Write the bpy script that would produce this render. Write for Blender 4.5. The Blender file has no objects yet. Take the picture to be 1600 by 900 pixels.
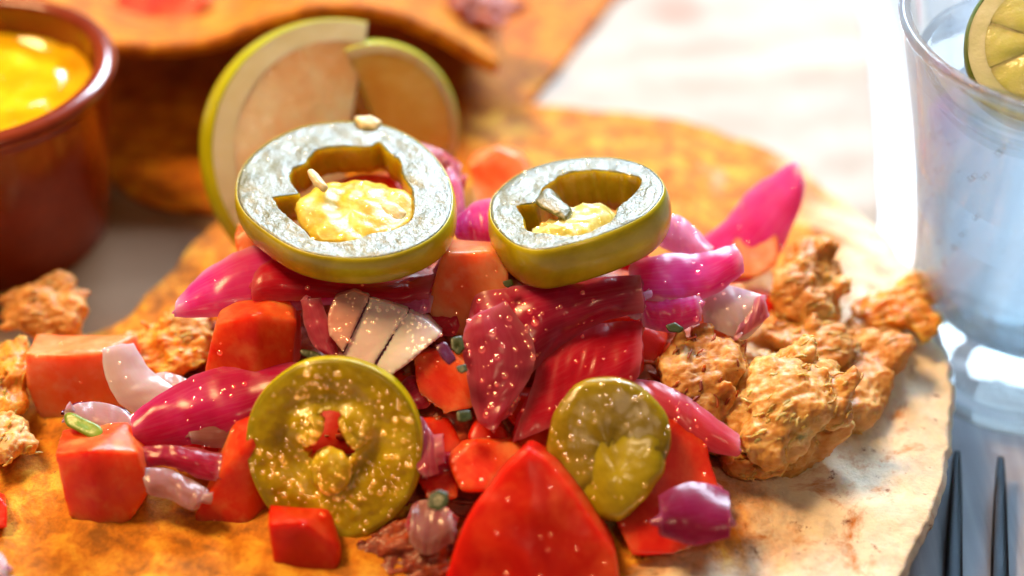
import bpy, bmesh, math, random
import numpy as np
from mathutils import Vector, Matrix, noise as mnoise

random.seed(7)
U = 0.01                      # all lengths below are written in centimetres
scene = bpy.context.scene
C = scene.collection

# ------------------------------------------------------------------ camera
ELEV = math.radians(39.0)
DIST = 28.0
AIM = Vector((0.6, 2.5, 0.3))
FWD = Vector((0, math.cos(ELEV), -math.sin(ELEV)))
UPV = Vector((0, math.sin(ELEV), math.cos(ELEV)))
CAM = AIM - FWD * DIST
FPX = 60.0 / 36.0 * 1600.0
cam_data = bpy.data.cameras.new('camera')
cam_data.lens = 60.0
cam_data.sensor_width = 36.0
cam_data.clip_start = 0.005
cam_data.clip_end = 20.0
cam_data.dof.use_dof = True
cam_data.dof.focus_distance = 25.0 * U
cam_data.dof.aperture_fstop = 6.0
cam_data.dof.aperture_blades = 9
cam = bpy.data.objects.new('camera', cam_data)
cam.location = CAM * U
cam.rotation_euler = (math.radians(90) - ELEV, 0, 0)
C.objects.link(cam)
scene.camera = cam

# ------------------------------------------------------------------ world, lamps, exposure
world = bpy.data.worlds.new('World')
scene.world = world
world.use_nodes = True
bg = world.node_tree.nodes['Background']
bg.inputs[0].default_value = (1.0, 0.72, 0.50, 1)
bg.inputs[1].default_value = 0.115


def area_lamp(name, loc, target, sx, sy, energy, col):
    l = bpy.data.lights.new(name, 'AREA')
    l.shape = 'RECTANGLE'
    l.size, l.size_y = sx * U, sy * U
    l.energy = energy
    l.color = col
    o = bpy.data.objects.new(name, l)
    o.location = Vector(loc) * U
    o.rotation_euler = (Vector(target) - Vector(loc)).to_track_quat('-Z', 'Y').to_euler()
    C.objects.link(o)
    return o


# the cool window behind and to the right of the table, a second window pane, and the warm room lamps
area_lamp('window_light', (22, 100, 78), (2, 2, 0), 74, 36, 34.0, (0.67, 0.84, 1.0))
area_lamp('pendant_light', (-46, 24, 84), (-1, 0, 0), 26, 26, 13.0, (1.0, 0.60, 0.26))
area_lamp('pendant_light_far', (22, -52, 80), (0, 0, 0), 6, 6, 0.9, (1.0, 0.70, 0.42))

scene.view_settings.view_transform = 'Standard'
scene.view_settings.look = 'None'
scene.view_settings.exposure = 0.0
scene.view_settings.gamma = 1.0
scene.cycles.use_denoising = True
scene.cycles.max_bounces = 14
scene.cycles.transmission_bounces = 12
scene.cycles.transparent_max_bounces = 12
scene.cycles.caustics_refractive = True
scene.cycles.sample_clamp_indirect = 6.0


# ------------------------------------------------------------------ geometry helpers
def ray(px, py):
    return FWD + Vector((1, 0, 0)) * ((px - 800) / FPX) + UPV * ((450 - py) / FPX)


def at_z(px, py, z):
    r = ray(px, py)
    return CAM + r * ((z - CAM.z) / r.z)


def at_y(px, py, y):
    r = ray(px, py)
    return CAM + r * ((y - CAM.y) / r.y)


def at_d(px, py, d):
    return CAM + ray(px, py) * d


def on_plane(px, py, p0, n):
    r = ray(px, py)
    return CAM + r * ((p0 - CAM).dot(n) / r.dot(n))


def depth_of(p):
    return (p - CAM).dot(FWD)


def pile_z(py):
    xs = [160, 300, 380, 450, 520, 600, 700, 800, 900]
    zs = [0.6, 2.0, 2.5, 2.2, 1.9, 1.4, 0.95, 0.6, 0.35]
    return float(np.interp(py, xs, zs))


def catmull(pts, n, closed=False):
    pts = [Vector(p) for p in pts]
    m = len(pts)
    out = []
    segs = m if closed else m - 1
    for k in range(n):
        t = k / n * segs if closed else k / (n - 1) * segs
        i = min(int(t), segs - 1)
        f = t - i
        if closed:
            p0, p1, p2, p3 = pts[(i - 1) % m], pts[i % m], pts[(i + 1) % m], pts[(i + 2) % m]
        else:
            p0, p1, p2, p3 = pts[max(i - 1, 0)], pts[i], pts[i + 1], pts[min(i + 2, m - 1)]
        out.append(0.5 * ((2 * p1) + (p2 - p0) * f + (2 * p0 - 5 * p1 + 4 * p2 - p3) * f * f
                          + (3 * p1 - p0 - 3 * p2 + p3) * f ** 3))
    return out


def fbm(p, octs=4, seed=0.0):
    q = p + Vector((seed * 17.3, seed * 7.1, seed * 3.7))
    return mnoise.fractal(q, 1.0, 2.0, octs, noise_basis='PERLIN_ORIGINAL')


def link(name, verts, faces, mat, parent=None, base=None, smooth=True, attr=None, uv=None):
    """one mesh object; verts in cm, world space; base = origin in cm"""
    me = bpy.data.meshes.new(name)
    if parent is not None:
        base = Vector(parent['base_cm'])
    elif base is None:
        a = np.array([tuple(v) for v in verts])
        base = Vector((a[:, 0].mean(), a[:, 1].mean(), a[:, 2].min()))
    me.from_pydata([tuple((Vector(v) - base) * U) for v in verts], [], faces)
    me.update()
    if smooth:
        me.polygons.foreach_set('use_smooth', [True] * len(me.polygons))
    if attr is not None:
        at = me.attributes.new('tint', 'FLOAT', 'POINT')
        at.data.foreach_set('value', attr)
    if uv is not None:
        ul = me.uv_layers.new(name='UVMap')
        vi = np.zeros(len(me.loops), dtype=np.int32)
        me.loops.foreach_get('vertex_index', vi)
        ul.data.foreach_set('uv', np.array(uv, dtype=np.float32)[vi].ravel())
    o = bpy.data.objects.new(name, me)
    C.objects.link(o)
    me.materials.append(mat)
    o['base_cm'] = tuple(base)
    if parent is not None:
        o.parent = parent
    else:
        o.location = base * U
    return o


def tag(o, label=None, cat=None, group=None, kind=None):
    if label:
        o['label'] = label
    if cat:
        o['category'] = cat
    if group:
        o['group'] = group
    if kind:
        o['kind'] = kind
    return o


def thing(name, label, cat, base, group=None):
    o = bpy.data.objects.new(name, None)
    o.empty_display_size = 0.005
    o.location = Vector(base) * U
    o['base_cm'] = tuple(base)
    C.objects.link(o)
    return tag(o, label, cat, group)


def bm_lists(bm):
    bm.verts.ensure_lookup_table()
    bm.verts.index_update()
    return [v.co.copy() for v in bm.verts], [[v.index for v in f.verts] for f in bm.faces]


def remesh(verts, faces, voxel, smooth_it=4, sfac=0.5):
    """voxel remesh + smooth of a closed mesh (cm) -> verts, faces (cm)"""
    me = bpy.data.meshes.new('tmp')
    me.from_pydata([tuple(v) for v in verts], [], faces)
    o = bpy.data.objects.new('tmp', me)
    C.objects.link(o)
    m = o.modifiers.new('r', 'REMESH')
    m.mode = 'VOXEL'
    m.voxel_size = voxel
    if smooth_it:
        s = o.modifiers.new('s', 'SMOOTH')
        s.factor = sfac
        s.iterations = smooth_it
    dg = bpy.context.evaluated_depsgraph_get()
    ev = bpy.data.meshes.new_from_object(o.evaluated_get(dg))
    vs = [v.co.copy() for v in ev.vertices]
    fs = [list(p.vertices) for p in ev.polygons]
    bpy.data.objects.remove(o)
    bpy.data.meshes.remove(me)
    bpy.data.meshes.remove(ev)
    return vs, fs


def normals(verts, faces):
    V = np.array([tuple(v) for v in verts])
    N = np.zeros_like(V)
    for f in faces:
        a, b, c = V[f[0]], V[f[1]], V[f[2]]
        n = np.cross(b - a, c - a)
        for i in f:
            N[i] += n
    L = np.linalg.norm(N, axis=1)
    L[L == 0] = 1
    return N / L[:, None]


def displace(verts, faces, fn):
    N = normals(verts, faces)
    return [v + Vector(N[i]) * fn(v) for i, v in enumerate(verts)]


_ico = None


def ico_unit(sub=1):
    bm = bmesh.new()
    bmesh.ops.create_icosphere(bm, subdivisions=sub, radius=1.0)
    r = bm_lists(bm)
    bm.free()
    return r


ICO1 = ico_unit(2)
ICO3 = ico_unit(3)


def droplets(obj, verts, faces, mat, n, rmin=0.015, rmax=0.045, face_dir=None, minface=0.35, name='juice_droplets', rng=None):
    """tiny wet beads sitting on the faces of obj that look towards the open side"""
    rng = rng or random.Random(len(verts))
    face_dir = face_dir or (-FWD)
    cand = []
    for f in faces:
        a, b, c = Vector(verts[f[0]]), Vector(verts[f[1]]), Vector(verts[f[2]])
        nn = (b - a).cross(c - a)
        ar = nn.length
        if ar < 1e-9:
            continue
        nn /= ar
        if nn.dot(face_dir) > minface:
            cand.append((ar, f, nn))
    if not cand:
        return None
    w = [c[0] for c in cand]
    vs, fs = [], []
    for ar, f, nn in rng.choices(cand, weights=w, k=n):
        p = Vector((0, 0, 0))
        ws = [rng.random() for _ in f]
        s = sum(ws)
        for q, i in zip(ws, f):
            p += Vector(verts[i]) * (q / s)
        # clustered: keep only where a slow noise says so
        if fbm(p * 1.4, 2, 5.0) < rng.uniform(-0.5, 0.25):
            continue
        r = rng.uniform(rmin, rmax) * (0.6 + 0.8 * rng.random() ** 2)
        q = nn.to_track_quat('Z', 'Y')
        b0 = len(vs)
        for v in ICO1[0]:
            vs.append(p + q @ Vector((v.x * r, v.y * r, v.z * r * 0.62)))
        fs += [[b0 + i for i in g] for g in ICO1[1]]
    if not vs:
        return None
    return tag(link(name, vs, fs, mat, obj), kind='stuff')


# ------------------------------------------------------------------ materials
def nodes_of(name):
    m = bpy.data.materials.new(name)
    m.use_nodes = True
    nt = m.node_tree
    nt.nodes.clear()
    out = nt.nodes.new('ShaderNodeOutputMaterial')
    b = nt.nodes.new('ShaderNodeBsdfPrincipled')
    nt.links.new(b.outputs[0], out.inputs[0])
    tc = nt.nodes.new('ShaderNodeTexCoord')
    mp = nt.nodes.new('ShaderNodeMapping')
    mp.inputs['Scale'].default_value = (100, 100, 100)
    nt.links.new(tc.outputs['Object'], mp.inputs[0])
    return m, nt, b, mp.outputs[0]


def noise_node(nt, vec, scale, detail=4, rough=0.55, dist=0.0):
    n = nt.nodes.new('ShaderNodeTexNoise')
    n.inputs['Scale'].default_value = scale
    n.inputs['Detail'].default_value = detail
    n.inputs['Roughness'].default_value = rough
    n.inputs['Distortion'].default_value = dist
    nt.links.new(vec, n.inputs['Vector'])
    return n.outputs[0]


def ramp(nt, fac, stops):
    r = nt.nodes.new('ShaderNodeValToRGB')
    e = r.color_ramp.elements
    while len(e) < len(stops):
        e.new(0.5)
    for k, (p, c) in enumerate(stops):
        e[k].position = p
        e[k].color = (*c, 1) if len(c) == 3 else c
    nt.links.new(fac, r.inputs[0])
    return r.outputs[0]


def mix(nt, fac, a, b, mode='MIX'):
    n = nt.nodes.new('ShaderNodeMix')
    n.data_type = 'RGBA'
    n.blend_type = mode
    for sock, val in ((n.inputs[0], fac), (n.inputs[6], a), (n.inputs[7], b)):
        if isinstance(val, bpy.types.NodeSocket):
            nt.links.new(val, sock)
        elif isinstance(val, (int, float)):
            sock.default_value = val
        else:
            sock.default_value = (*val, 1)
    return n.outputs[2]


def bump(nt, height, strength, dist, normal=None):
    n = nt.nodes.new('ShaderNodeBump')
    n.inputs['Strength'].default_value = strength
    n.inputs['Distance'].default_value = dist * U
    nt.links.new(height, n.inputs['Height'])
    if normal is not None:
        nt.links.new(normal, n.inputs['Normal'])
    return n.outputs[0]


def sss(b, w, radius_cm, col=(1.0, 0.35, 0.2)):
    b.inputs['Subsurface Weight'].default_value = w
    b.inputs['Subsurface Radius'].default_value = col
    b.inputs['Subsurface Scale'].default_value = radius_cm * U


def organic(name, stops, scale=1.2, detail=5, rough=0.3, w=0.8, rad=0.25, radcol=(1, 0.35, 0.2), bumps=((14, 0.3, 0.02),),
            coat=0.0, coat_rough=0.1, spec=0.5, dist=0.3, specks=None, vor=None, tint_to=None, transl=0.0):
    m, nt, b, vec = nodes_of(name)
    col = ramp(nt, noise_node(nt, vec, scale, detail, 0.6, dist), stops)
    if specks:
        sc, lo, hi, c = specks
        f = ramp(nt, noise_node(nt, vec, sc, 3, 0.6), [(lo, (0, 0, 0)), (hi, (1, 1, 1))])
        col = mix(nt, f, col, c)
    if tint_to:
        a = nt.nodes.new('ShaderNodeAttribute')
        a.attribute_name = 'tint'
        col = mix(nt, a.outputs['Fac'], col, tint_to)
    nt.links.new(col, b.inputs['Base Color'])
    b.inputs['Roughness'].default_value = rough
    b.inputs['Specular IOR Level'].default_value = spec
    b.inputs['Coat Weight'].default_value = coat
    b.inputs['Coat Roughness'].default_value = coat_rough
    if w:
        sss(b, w, rad, radcol)
    nrm = None
    for (s, st, d) in bumps:
        nrm = bump(nt, noise_node(nt, vec, s, 4, 0.6), st, d, nrm)
    if vor:
        v = nt.nodes.new('ShaderNodeTexVoronoi')
        v.inputs['Scale'].default_value = vor[0]
        nt.links.new(vec, v.inputs['Vector'])
        nrm = bump(nt, v.outputs['Distance'], vor[1], vor[2], nrm)
    if nrm:
        nt.links.new(nrm, b.inputs['Normal'])
        if coat:
            nt.links.new(nrm, b.inputs['Coat Normal'])
    if transl:
        tl = nt.nodes.new('ShaderNodeBsdfTranslucent')
        nt.links.new(col, tl.inputs['Color'])
        mx = nt.nodes.new('ShaderNodeMixShader')
        mx.inputs[0].default_value = transl
        out = [n for n in nt.nodes if n.type == 'OUTPUT_MATERIAL'][0]
        nt.links.new(b.outputs[0], mx.inputs[1])
        nt.links.new(tl.outputs[0], mx.inputs[2])
        nt.links.new(mx.outputs[0], out.inputs[0])
    return m


def simple(name, col, rough=0.4, metal=0.0, trans=0.0, ior=1.45, coat=0.0):
    m, nt, b, vec = nodes_of(name)
    b.inputs['Base Color'].default_value = (*col, 1)
    b.inputs['Roughness'].default_value = rough
    b.inputs['Metallic'].default_value = metal
    b.inputs['Transmission Weight'].default_value = trans
    b.inputs['IOR'].default_value = ior
    b.inputs['Coat Weight'].default_value = coat
    return m


M = {}
def mat_droplet():
    # clear wet bead: gloss added over full transparency, so it only puts in glints
    m, nt, b, vec = nodes_of('juice')
    nt.nodes.remove(b)
    out = [n for n in nt.nodes if n.type == 'OUTPUT_MATERIAL'][0]
    tr = nt.nodes.new('ShaderNodeBsdfTransparent')
    g = nt.nodes.new('ShaderNodeBsdfGlossy')
    g.inputs['Color'].default_value = (0.46, 0.42, 0.34, 1)
    g.inputs['Roughness'].default_value = 0.06
    mx = nt.nodes.new('ShaderNodeAddShader')
    nt.links.new(tr.outputs[0], mx.inputs[0])
    nt.links.new(g.outputs[0], mx.inputs[1])
    nt.links.new(mx.outputs[0], out.inputs[0])
    return m


M['droplet'] = mat_droplet()
M['tomato'] = organic('tomato_flesh', [(0.36, (0.72, 0.020, 0.004)), (0.5, (0.84, 0.09, 0.018)), (0.64, (0.90, 0.28, 0.09))],
                      0.9, 5, 0.34, 1.0, 0.45, (1, 0.2, 0.08), ((20, 0.12, 0.012), (55, 0.35, 0.006)), 0.12, 0.12, spec=0.3, specks=(2.6, 0.5, 0.9, (0.86, 0.24, 0.07)))
M['tomato_red'] = organic('tomato_deep_red', [(0.36, (0.54, 0.004, 0.001)), (0.5, (0.66, 0.018, 0.003)), (0.66, (0.82, 0.13, 0.035))],
                          0.8, 5, 0.34, 1.0, 0.45, (1, 0.15, 0.06), ((20, 0.12, 0.012), (55, 0.35, 0.006)), 0.12, 0.12, spec=0.3, specks=(2.6, 0.5, 0.9, (0.72, 0.07, 0.015)))
M['tomato_pale'] = organic('tomato_pale_flesh', [(0.34, (0.84, 0.10, 0.02)), (0.5, (0.88, 0.24, 0.08)), (0.66, (0.92, 0.42, 0.22))],
                           0.8, 5, 0.34, 1.0, 0.45, (1, 0.3, 0.12), ((20, 0.12, 0.012), (55, 0.35, 0.006)), 0.12, 0.12, spec=0.3, specks=(2.6, 0.5, 0.9, (0.90, 0.50, 0.30)))


def onion(name, dark, mid, pale, rough=0.24, transl=0.5):
    m, nt, b, vec = nodes_of(name)
    uv = nt.nodes.new('ShaderNodeUVMap')
    mp = nt.nodes.new('ShaderNodeMapping')
    mp.inputs['Scale'].default_value = (1.2, 16, 1)
    nt.links.new(uv.outputs[0], mp.inputs[0])
    vein = noise_node(nt, mp.outputs[0], 1.0, 4, 0.6, 0.15)
    patch = noise_node(nt, vec, 0.9, 4, 0.55, 0.3)
    col = ramp(nt, patch, [(0.3, dark), (0.62, mid)])
    lite = tuple(0.55 * a + 0.45 * c for a, c in zip(mid, pale))
    col = mix(nt, ramp(nt, vein, [(0.45, (0, 0, 0)), (0.85, (0.4, 0.4, 0.4))]), col, lite)
    a = nt.nodes.new('ShaderNodeAttribute')
    a.attribute_name = 'tint'
    col = mix(nt, a.outputs['Fac'], col, pale)
    nt.links.new(col, b.inputs['Base Color'])
    b.inputs['Roughness'].default_value = rough
    b.inputs['Coat Weight'].default_value = 0.3
    b.inputs['Coat Roughness'].default_value = 0.07
    sss(b, 0.7, 0.25, (1, 0.3, 0.55))
    n1 = bump(nt, vein, 0.10, 0.02)
    n2 = bump(nt, noise_node(nt, vec, 34, 3, 0.6), 0.22, 0.008, n1)
    nt.links.new(n1, b.inputs['Normal'])
    nt.links.new(n2, b.inputs['Coat Normal'])
    tl = nt.nodes.new('ShaderNodeBsdfTranslucent')
    nt.links.new(col, tl.inputs['Color'])
    mx = nt.nodes.new('ShaderNodeMixShader')
    mx.inputs[0].default_value = transl
    out = [n for n in nt.nodes if n.type == 'OUTPUT_MATERIAL'][0]
    nt.links.new(b.outputs[0], mx.inputs[1])
    nt.links.new(tl.outputs[0], mx.inputs[2])
    nt.links.new(mx.outputs[0], out.inputs[0])
    return m


M['onion_pink'] = onion('pickled_onion_pink', (0.82, 0.02, 0.26), (0.90, 0.11, 0.50), (0.97, 0.76, 0.95))
M['onion_strip'] = onion('pickled_onion_crimson', (0.62, 0.006, 0.10), (0.80, 0.02, 0.24), (0.92, 0.5, 0.68))
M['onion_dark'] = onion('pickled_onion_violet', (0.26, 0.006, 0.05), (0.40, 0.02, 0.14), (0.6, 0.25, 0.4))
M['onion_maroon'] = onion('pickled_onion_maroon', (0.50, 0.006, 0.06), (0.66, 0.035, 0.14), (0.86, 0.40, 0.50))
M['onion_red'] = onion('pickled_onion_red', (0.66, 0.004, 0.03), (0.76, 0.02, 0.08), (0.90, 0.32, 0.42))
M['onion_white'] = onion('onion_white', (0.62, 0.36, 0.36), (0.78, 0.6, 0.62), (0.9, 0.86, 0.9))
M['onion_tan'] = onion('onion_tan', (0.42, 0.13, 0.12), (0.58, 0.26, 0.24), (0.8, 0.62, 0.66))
M['onion_white_solid'] = onion('onion_white_solid', (0.74, 0.50, 0.50), (0.84, 0.66, 0.68), (0.94, 0.90, 0.95), 0.3, 0.0)
M['onion_tan_solid'] = onion('onion_tan_solid', (0.56, 0.24, 0.20), (0.70, 0.38, 0.34), (0.86, 0.70, 0.72), 0.3, 0.0)
M['onion_skin'] = simple('onion_purple_skin', (0.10, 0.012, 0.05), 0.25, coat=0.4)
M['jal_flesh'] = organic('jalapeno_flesh', [(0.36, (0.50, 0.36, 0.002)), (0.5, (0.64, 0.48, 0.004)), (0.66, (0.76, 0.62, 0.03))],
                         1.6, 6, 0.26, 0.9, 0.4, (1, 0.75, 0.12), ((7, 0.2, 0.04), (24, 0.35, 0.014)), 0.6, 0.06, transl=0.15)
M['jal_top'] = organic('jalapeno_cut_face', [(0.3, (0.085, 0.095, 0.025)), (0.55, (0.15, 0.16, 0.05)), (0.8, (0.26, 0.27, 0.11))],
                       2.0, 6, 0.26, 0.5, 0.2, (1, 0.8, 0.2), ((6, 0.12, 0.04), (20, 0.8, 0.02), (46, 0.7, 0.009)), 1.0, 0.16, spec=1.0)
M['jal_skin'] = organic('jalapeno_skin', [(0.36, (0.42, 0.34, 0.002)), (0.5, (0.55, 0.46, 0.004)), (0.66, (0.64, 0.56, 0.015))],
                        1.1, 4, 0.25, 0.5, 0.2, (1, 0.8, 0.1), ((6, 0.15, 0.02),), 0.3, 0.15)
M['jal_inner'] = organic('jalapeno_placenta', [(0.36, (0.56, 0.36, 0.01)), (0.5, (0.66, 0.48, 0.04)), (0.66, (0.78, 0.64, 0.16))],
                         3.0, 5, 0.36, 0.9, 0.3, (1, 0.8, 0.25), ((8, 0.25, 0.03), (24, 0.4, 0.012)), 0.2, 0.12, spec=0.35)
M['jal_dark'] = organic('jalapeno_dark_flesh', [(0.36, (0.24, 0.17, 0.002)), (0.5, (0.34, 0.25, 0.004)), (0.66, (0.46, 0.36, 0.02))],
                        1.6, 6, 0.2, 0.8, 0.3, (1, 0.75, 0.12), ((7, 0.2, 0.04), (24, 0.35, 0.014)), 0.6, 0.06)
M['jal_core'] = organic('jalapeno_yellow_core', [(0.36, (0.44, 0.34, 0.003)), (0.5, (0.58, 0.48, 0.01)), (0.66, (0.72, 0.62, 0.06))],
                        1.2, 4, 0.22, 0.8, 0.3, (1, 0.85, 0.12), ((7, 0.15, 0.04), (24, 0.2, 0.01)), 0.5, 0.08)
M['jal_white'] = organic('jalapeno_pale_placenta', [(0.36, (0.56, 0.50, 0.12)), (0.5, (0.68, 0.64, 0.24)), (0.66, (0.80, 0.78, 0.48))],
                         3.0, 5, 0.3, 0.9, 0.3, (1, 0.9, 0.4), ((8, 0.25, 0.03), (24, 0.4, 0.012)), 0.4, 0.1)
M['jal_lobe'] = organic('jalapeno_lobe', [(0.36, (0.56, 0.40, 0.003)), (0.5, (0.68, 0.52, 0.01)), (0.66, (0.78, 0.64, 0.06))],
                        1.6, 5, 0.28, 0.9, 0.35, (1, 0.78, 0.15), ((7, 0.2, 0.04), (24, 0.35, 0.014)), 0.4, 0.08)
M['seed'] = organic('pepper_seed', [(0.3, (0.75, 0.62, 0.3)), (0.7, (0.85, 0.76, 0.5))], 3, 3, 0.3, 0.5, 0.1)
M['cilantro'] = organic('cilantro', [(0.3, (0.015, 0.025, 0.003)), (0.7, (0.05, 0.065, 0.006))], 3, 4, 0.35, 0.2, 0.05)
M['green_stem'] = organic('green_stem', [(0.3, (0.13, 0.22, 0.01)), (0.7, (0.26, 0.36, 0.03))], 3, 4, 0.3, 0.3, 0.1)
def chicken_mat(name, dark, mid, pale, gloss=0.2):
    m, nt, b, vec = nodes_of(name)
    mp = nt.nodes.new('ShaderNodeMapping')
    mp.inputs['Rotation'].default_value = (0.3, -0.6, 0.25)
    mp.inputs['Scale'].default_value = (1.6, 7.5, 7.5)
    nt.links.new(vec, mp.inputs[0])
    fib = noise_node(nt, mp.outputs[0], 1.0, 5, 0.62, 0.9)
    lump = noise_node(nt, vec, 1.5, 4, 0.6, 0.3)
    col = ramp(nt, lump, [(0.34, dark), (0.5, mid), (0.68, pale)])
    col = mix(nt, ramp(nt, fib, [(0.34, (0.4, 0.4, 0.4)), (0.54, (0, 0, 0))]), col, dark)
    col = mix(nt, ramp(nt, fib, [(0.54, (0, 0, 0)), (0.74, (0.7, 0.7, 0.7))]), col, pale)
    nt.links.new(col, b.inputs['Base Color'])
    b.inputs['Roughness'].default_value = 0.5
    b.inputs['Coat Weight'].default_value = gloss * 0.5
    b.inputs['Coat Roughness'].default_value = 0.2
    sss(b, 0.9, 0.2, (1, 0.5, 0.2))
    nr = bump(nt, fib, 0.3, 0.05)
    nr = bump(nt, noise_node(nt, vec, 12, 5, 0.65), 0.45, 0.03, nr)
    nt.links.new(nr, b.inputs['Normal'])
    return m


M['chicken'] = chicken_mat('shredded_chicken', (0.46, 0.17, 0.025), (0.66, 0.31, 0.07), (0.80, 0.52, 0.22))
M['chicken_pale'] = chicken_mat('pale_chicken', (0.52, 0.22, 0.04), (0.72, 0.40, 0.11), (0.86, 0.62, 0.32))
M['chicken_dark'] = chicken_mat('sauced_chicken', (0.16, 0.015, 0.006), (0.34, 0.05, 0.012), (0.55, 0.15, 0.04), 0.4)
M['chicken_orange'] = chicken_mat('saucy_orange_chicken', (0.58, 0.15, 0.008), (0.80, 0.32, 0.02), (0.88, 0.56, 0.12), 0.3)

# ------------------------------------------------------------------ setting: table, platter, paper
Z_TABLE, Z_PLAT = -1.5, -0.55


def mat_wood():
    m, nt, b, vec = nodes_of('grey_washed_wood')
    mp = nt.nodes.new('ShaderNodeMapping')
    mp.inputs['Scale'].default_value = (3.2, 0.12, 1)
    nt.links.new(vec, mp.inputs[0])
    oi = nt.nodes.new('ShaderNodeObjectInfo')
    f = noise_node(nt, mp.outputs[0], 1.0, 8, 0.65, 0.6)
    col = ramp(nt, f, [(0.3, (0.20, 0.20, 0.25)), (0.5, (0.27, 0.27, 0.33)), (0.7, (0.34, 0.335, 0.39))])
    nt.links.new(col, b.inputs['Base Color'])
    b.inputs['Roughness'].default_value = 0.38
    nt.links.new(bump(nt, f, 0.25, 0.03), b.inputs['Normal'])
    return m


def box_mesh(x0, x1, y0, y1, z0, z1, bev=0.0, seg=2):
    bm = bmesh.new()
    bmesh.ops.create_cube(bm, size=1)
    for v in bm.verts:
        v.co = Vector(((x0 + x1) / 2 + v.co.x * (x1 - x0), (y0 + y1) / 2 + v.co.y * (y1 - y0), (z0 + z1) / 2 + v.co.z * (z1 - z0)))
    if bev:
        bmesh.ops.bevel(bm, geom=bm.edges[:], offset=bev, segments=seg, profile=0.5, affect='EDGES')
    r = bm_lists(bm)
    bm.free()
    return r


M['wood'] = mat_wood()
table = bpy.data.objects.new('table', None)
table.location = (0, 0, Z_TABLE * U)
table['base_cm'] = (0, 0, Z_TABLE)
table['kind'] = 'structure'
table['label'] = 'grey washed wooden table top of long planks'
C.objects.link(table)
for k in range(-4, 5):
    xc = 8.9 + k * 9.0
    v, f = box_mesh(xc - 4.46, xc + 4.46, -40, 70, Z_TABLE - 2, Z_TABLE, 0.12, 2)
    link('plank', v, f, M['wood'], table, smooth=False)


def fill_outline(pts, n, closed=True):
    return catmull(pts, n, closed)


def disc_mesh(outline, zfn, thick, rings=40, center=None, edge_round=True):
    """a filled, wavy sheet of real thickness: outline = closed list of (x,y); zfn(x,y,r) -> top height"""
    n = len(outline)
    c = center or Vector((sum(p.x for p in outline) / n, sum(p.y for p in outline) / n, 0))
    verts, faces = [], []

    def ringv(r, zoff, shrink=1.0):
        i0 = len(verts)
        for p in outline:
            q = c + (Vector((p.x, p.y, 0)) - c) * r * shrink
            verts.append(Vector((q.x, q.y, zfn(q.x, q.y, r) + zoff)))
        return i0
    verts.append(Vector((c.x, c.y, zfn(c.x, c.y, 0))))
    prev = None
    seq = [((k / rings), 0.0) for k in range(1, rings)] + [(0.992, -0.1 * thick), (1.0, -0.3 * thick), (1.002, -0.6 * thick), (0.996, -0.9 * thick)]
    seq += [(k / rings, -thick) for k in range(rings - 1, 0, -4)]
    for r, zo in seq:
        i0 = ringv(r, zo)
        if prev is None:
            faces += [[0, i0 + j, i0 + (j + 1) % n] for j in range(n)]
        else:
            faces += [[prev + j, i0 + j, i0 + (j + 1) % n, prev + (j + 1) % n] for j in range(n)]
        prev = i0
    verts.append(Vector((c.x, c.y, zfn(c.x, c.y, 0) - thick)))
    li = len(verts) - 1
    faces += [[prev + (j + 1) % n, prev + j, li] for j in range(n)]
    return verts, [f[::1] for f in faces]


def outward(verts, faces):
    bm = bmesh.new()
    vs = [bm.verts.new(v) for v in verts]
    for f in faces:
        try:
            bm.faces.new([vs[i] for i in f])
        except ValueError:
            pass
    bmesh.ops.recalc_face_normals(bm, faces=bm.faces)
    r = bm_lists(bm)
    bm.free()
    return r


M['ceramic'] = simple('white_ceramic', (0.60, 0.61, 0.64), 0.15, coat=0.3)
PL = [(8.8, 14), (8.57, 9.6), (7.97, 5.3), (7.15, 2.4), (6.0, -0.2), (4.4, -2.8), (2.0, -4.8), (-2, -6), (-8, -6.5), (-16, -5),
      (-20, 5), (-20, 20), (-10, 30), (4, 29), (8.4, 21)]
pl_out = catmull([Vector((x, y, 0)) for x, y in PL], 160, True)
platter_c = Vector((-5, 11, 0))


def platter_z(x, y, r):
    return Z_PLAT + (0.22 * max(0, (r - 0.965) / 0.035) ** 1.5 if r > 0.965 else 0.0)


v, f = disc_mesh(pl_out, platter_z, 0.75, 60, platter_c)
v, f = outward(v, f)
platter = tag(link('platter', v, f, M['ceramic']), 'large white oval platter under the paper and the tostadas', 'platter')


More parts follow.
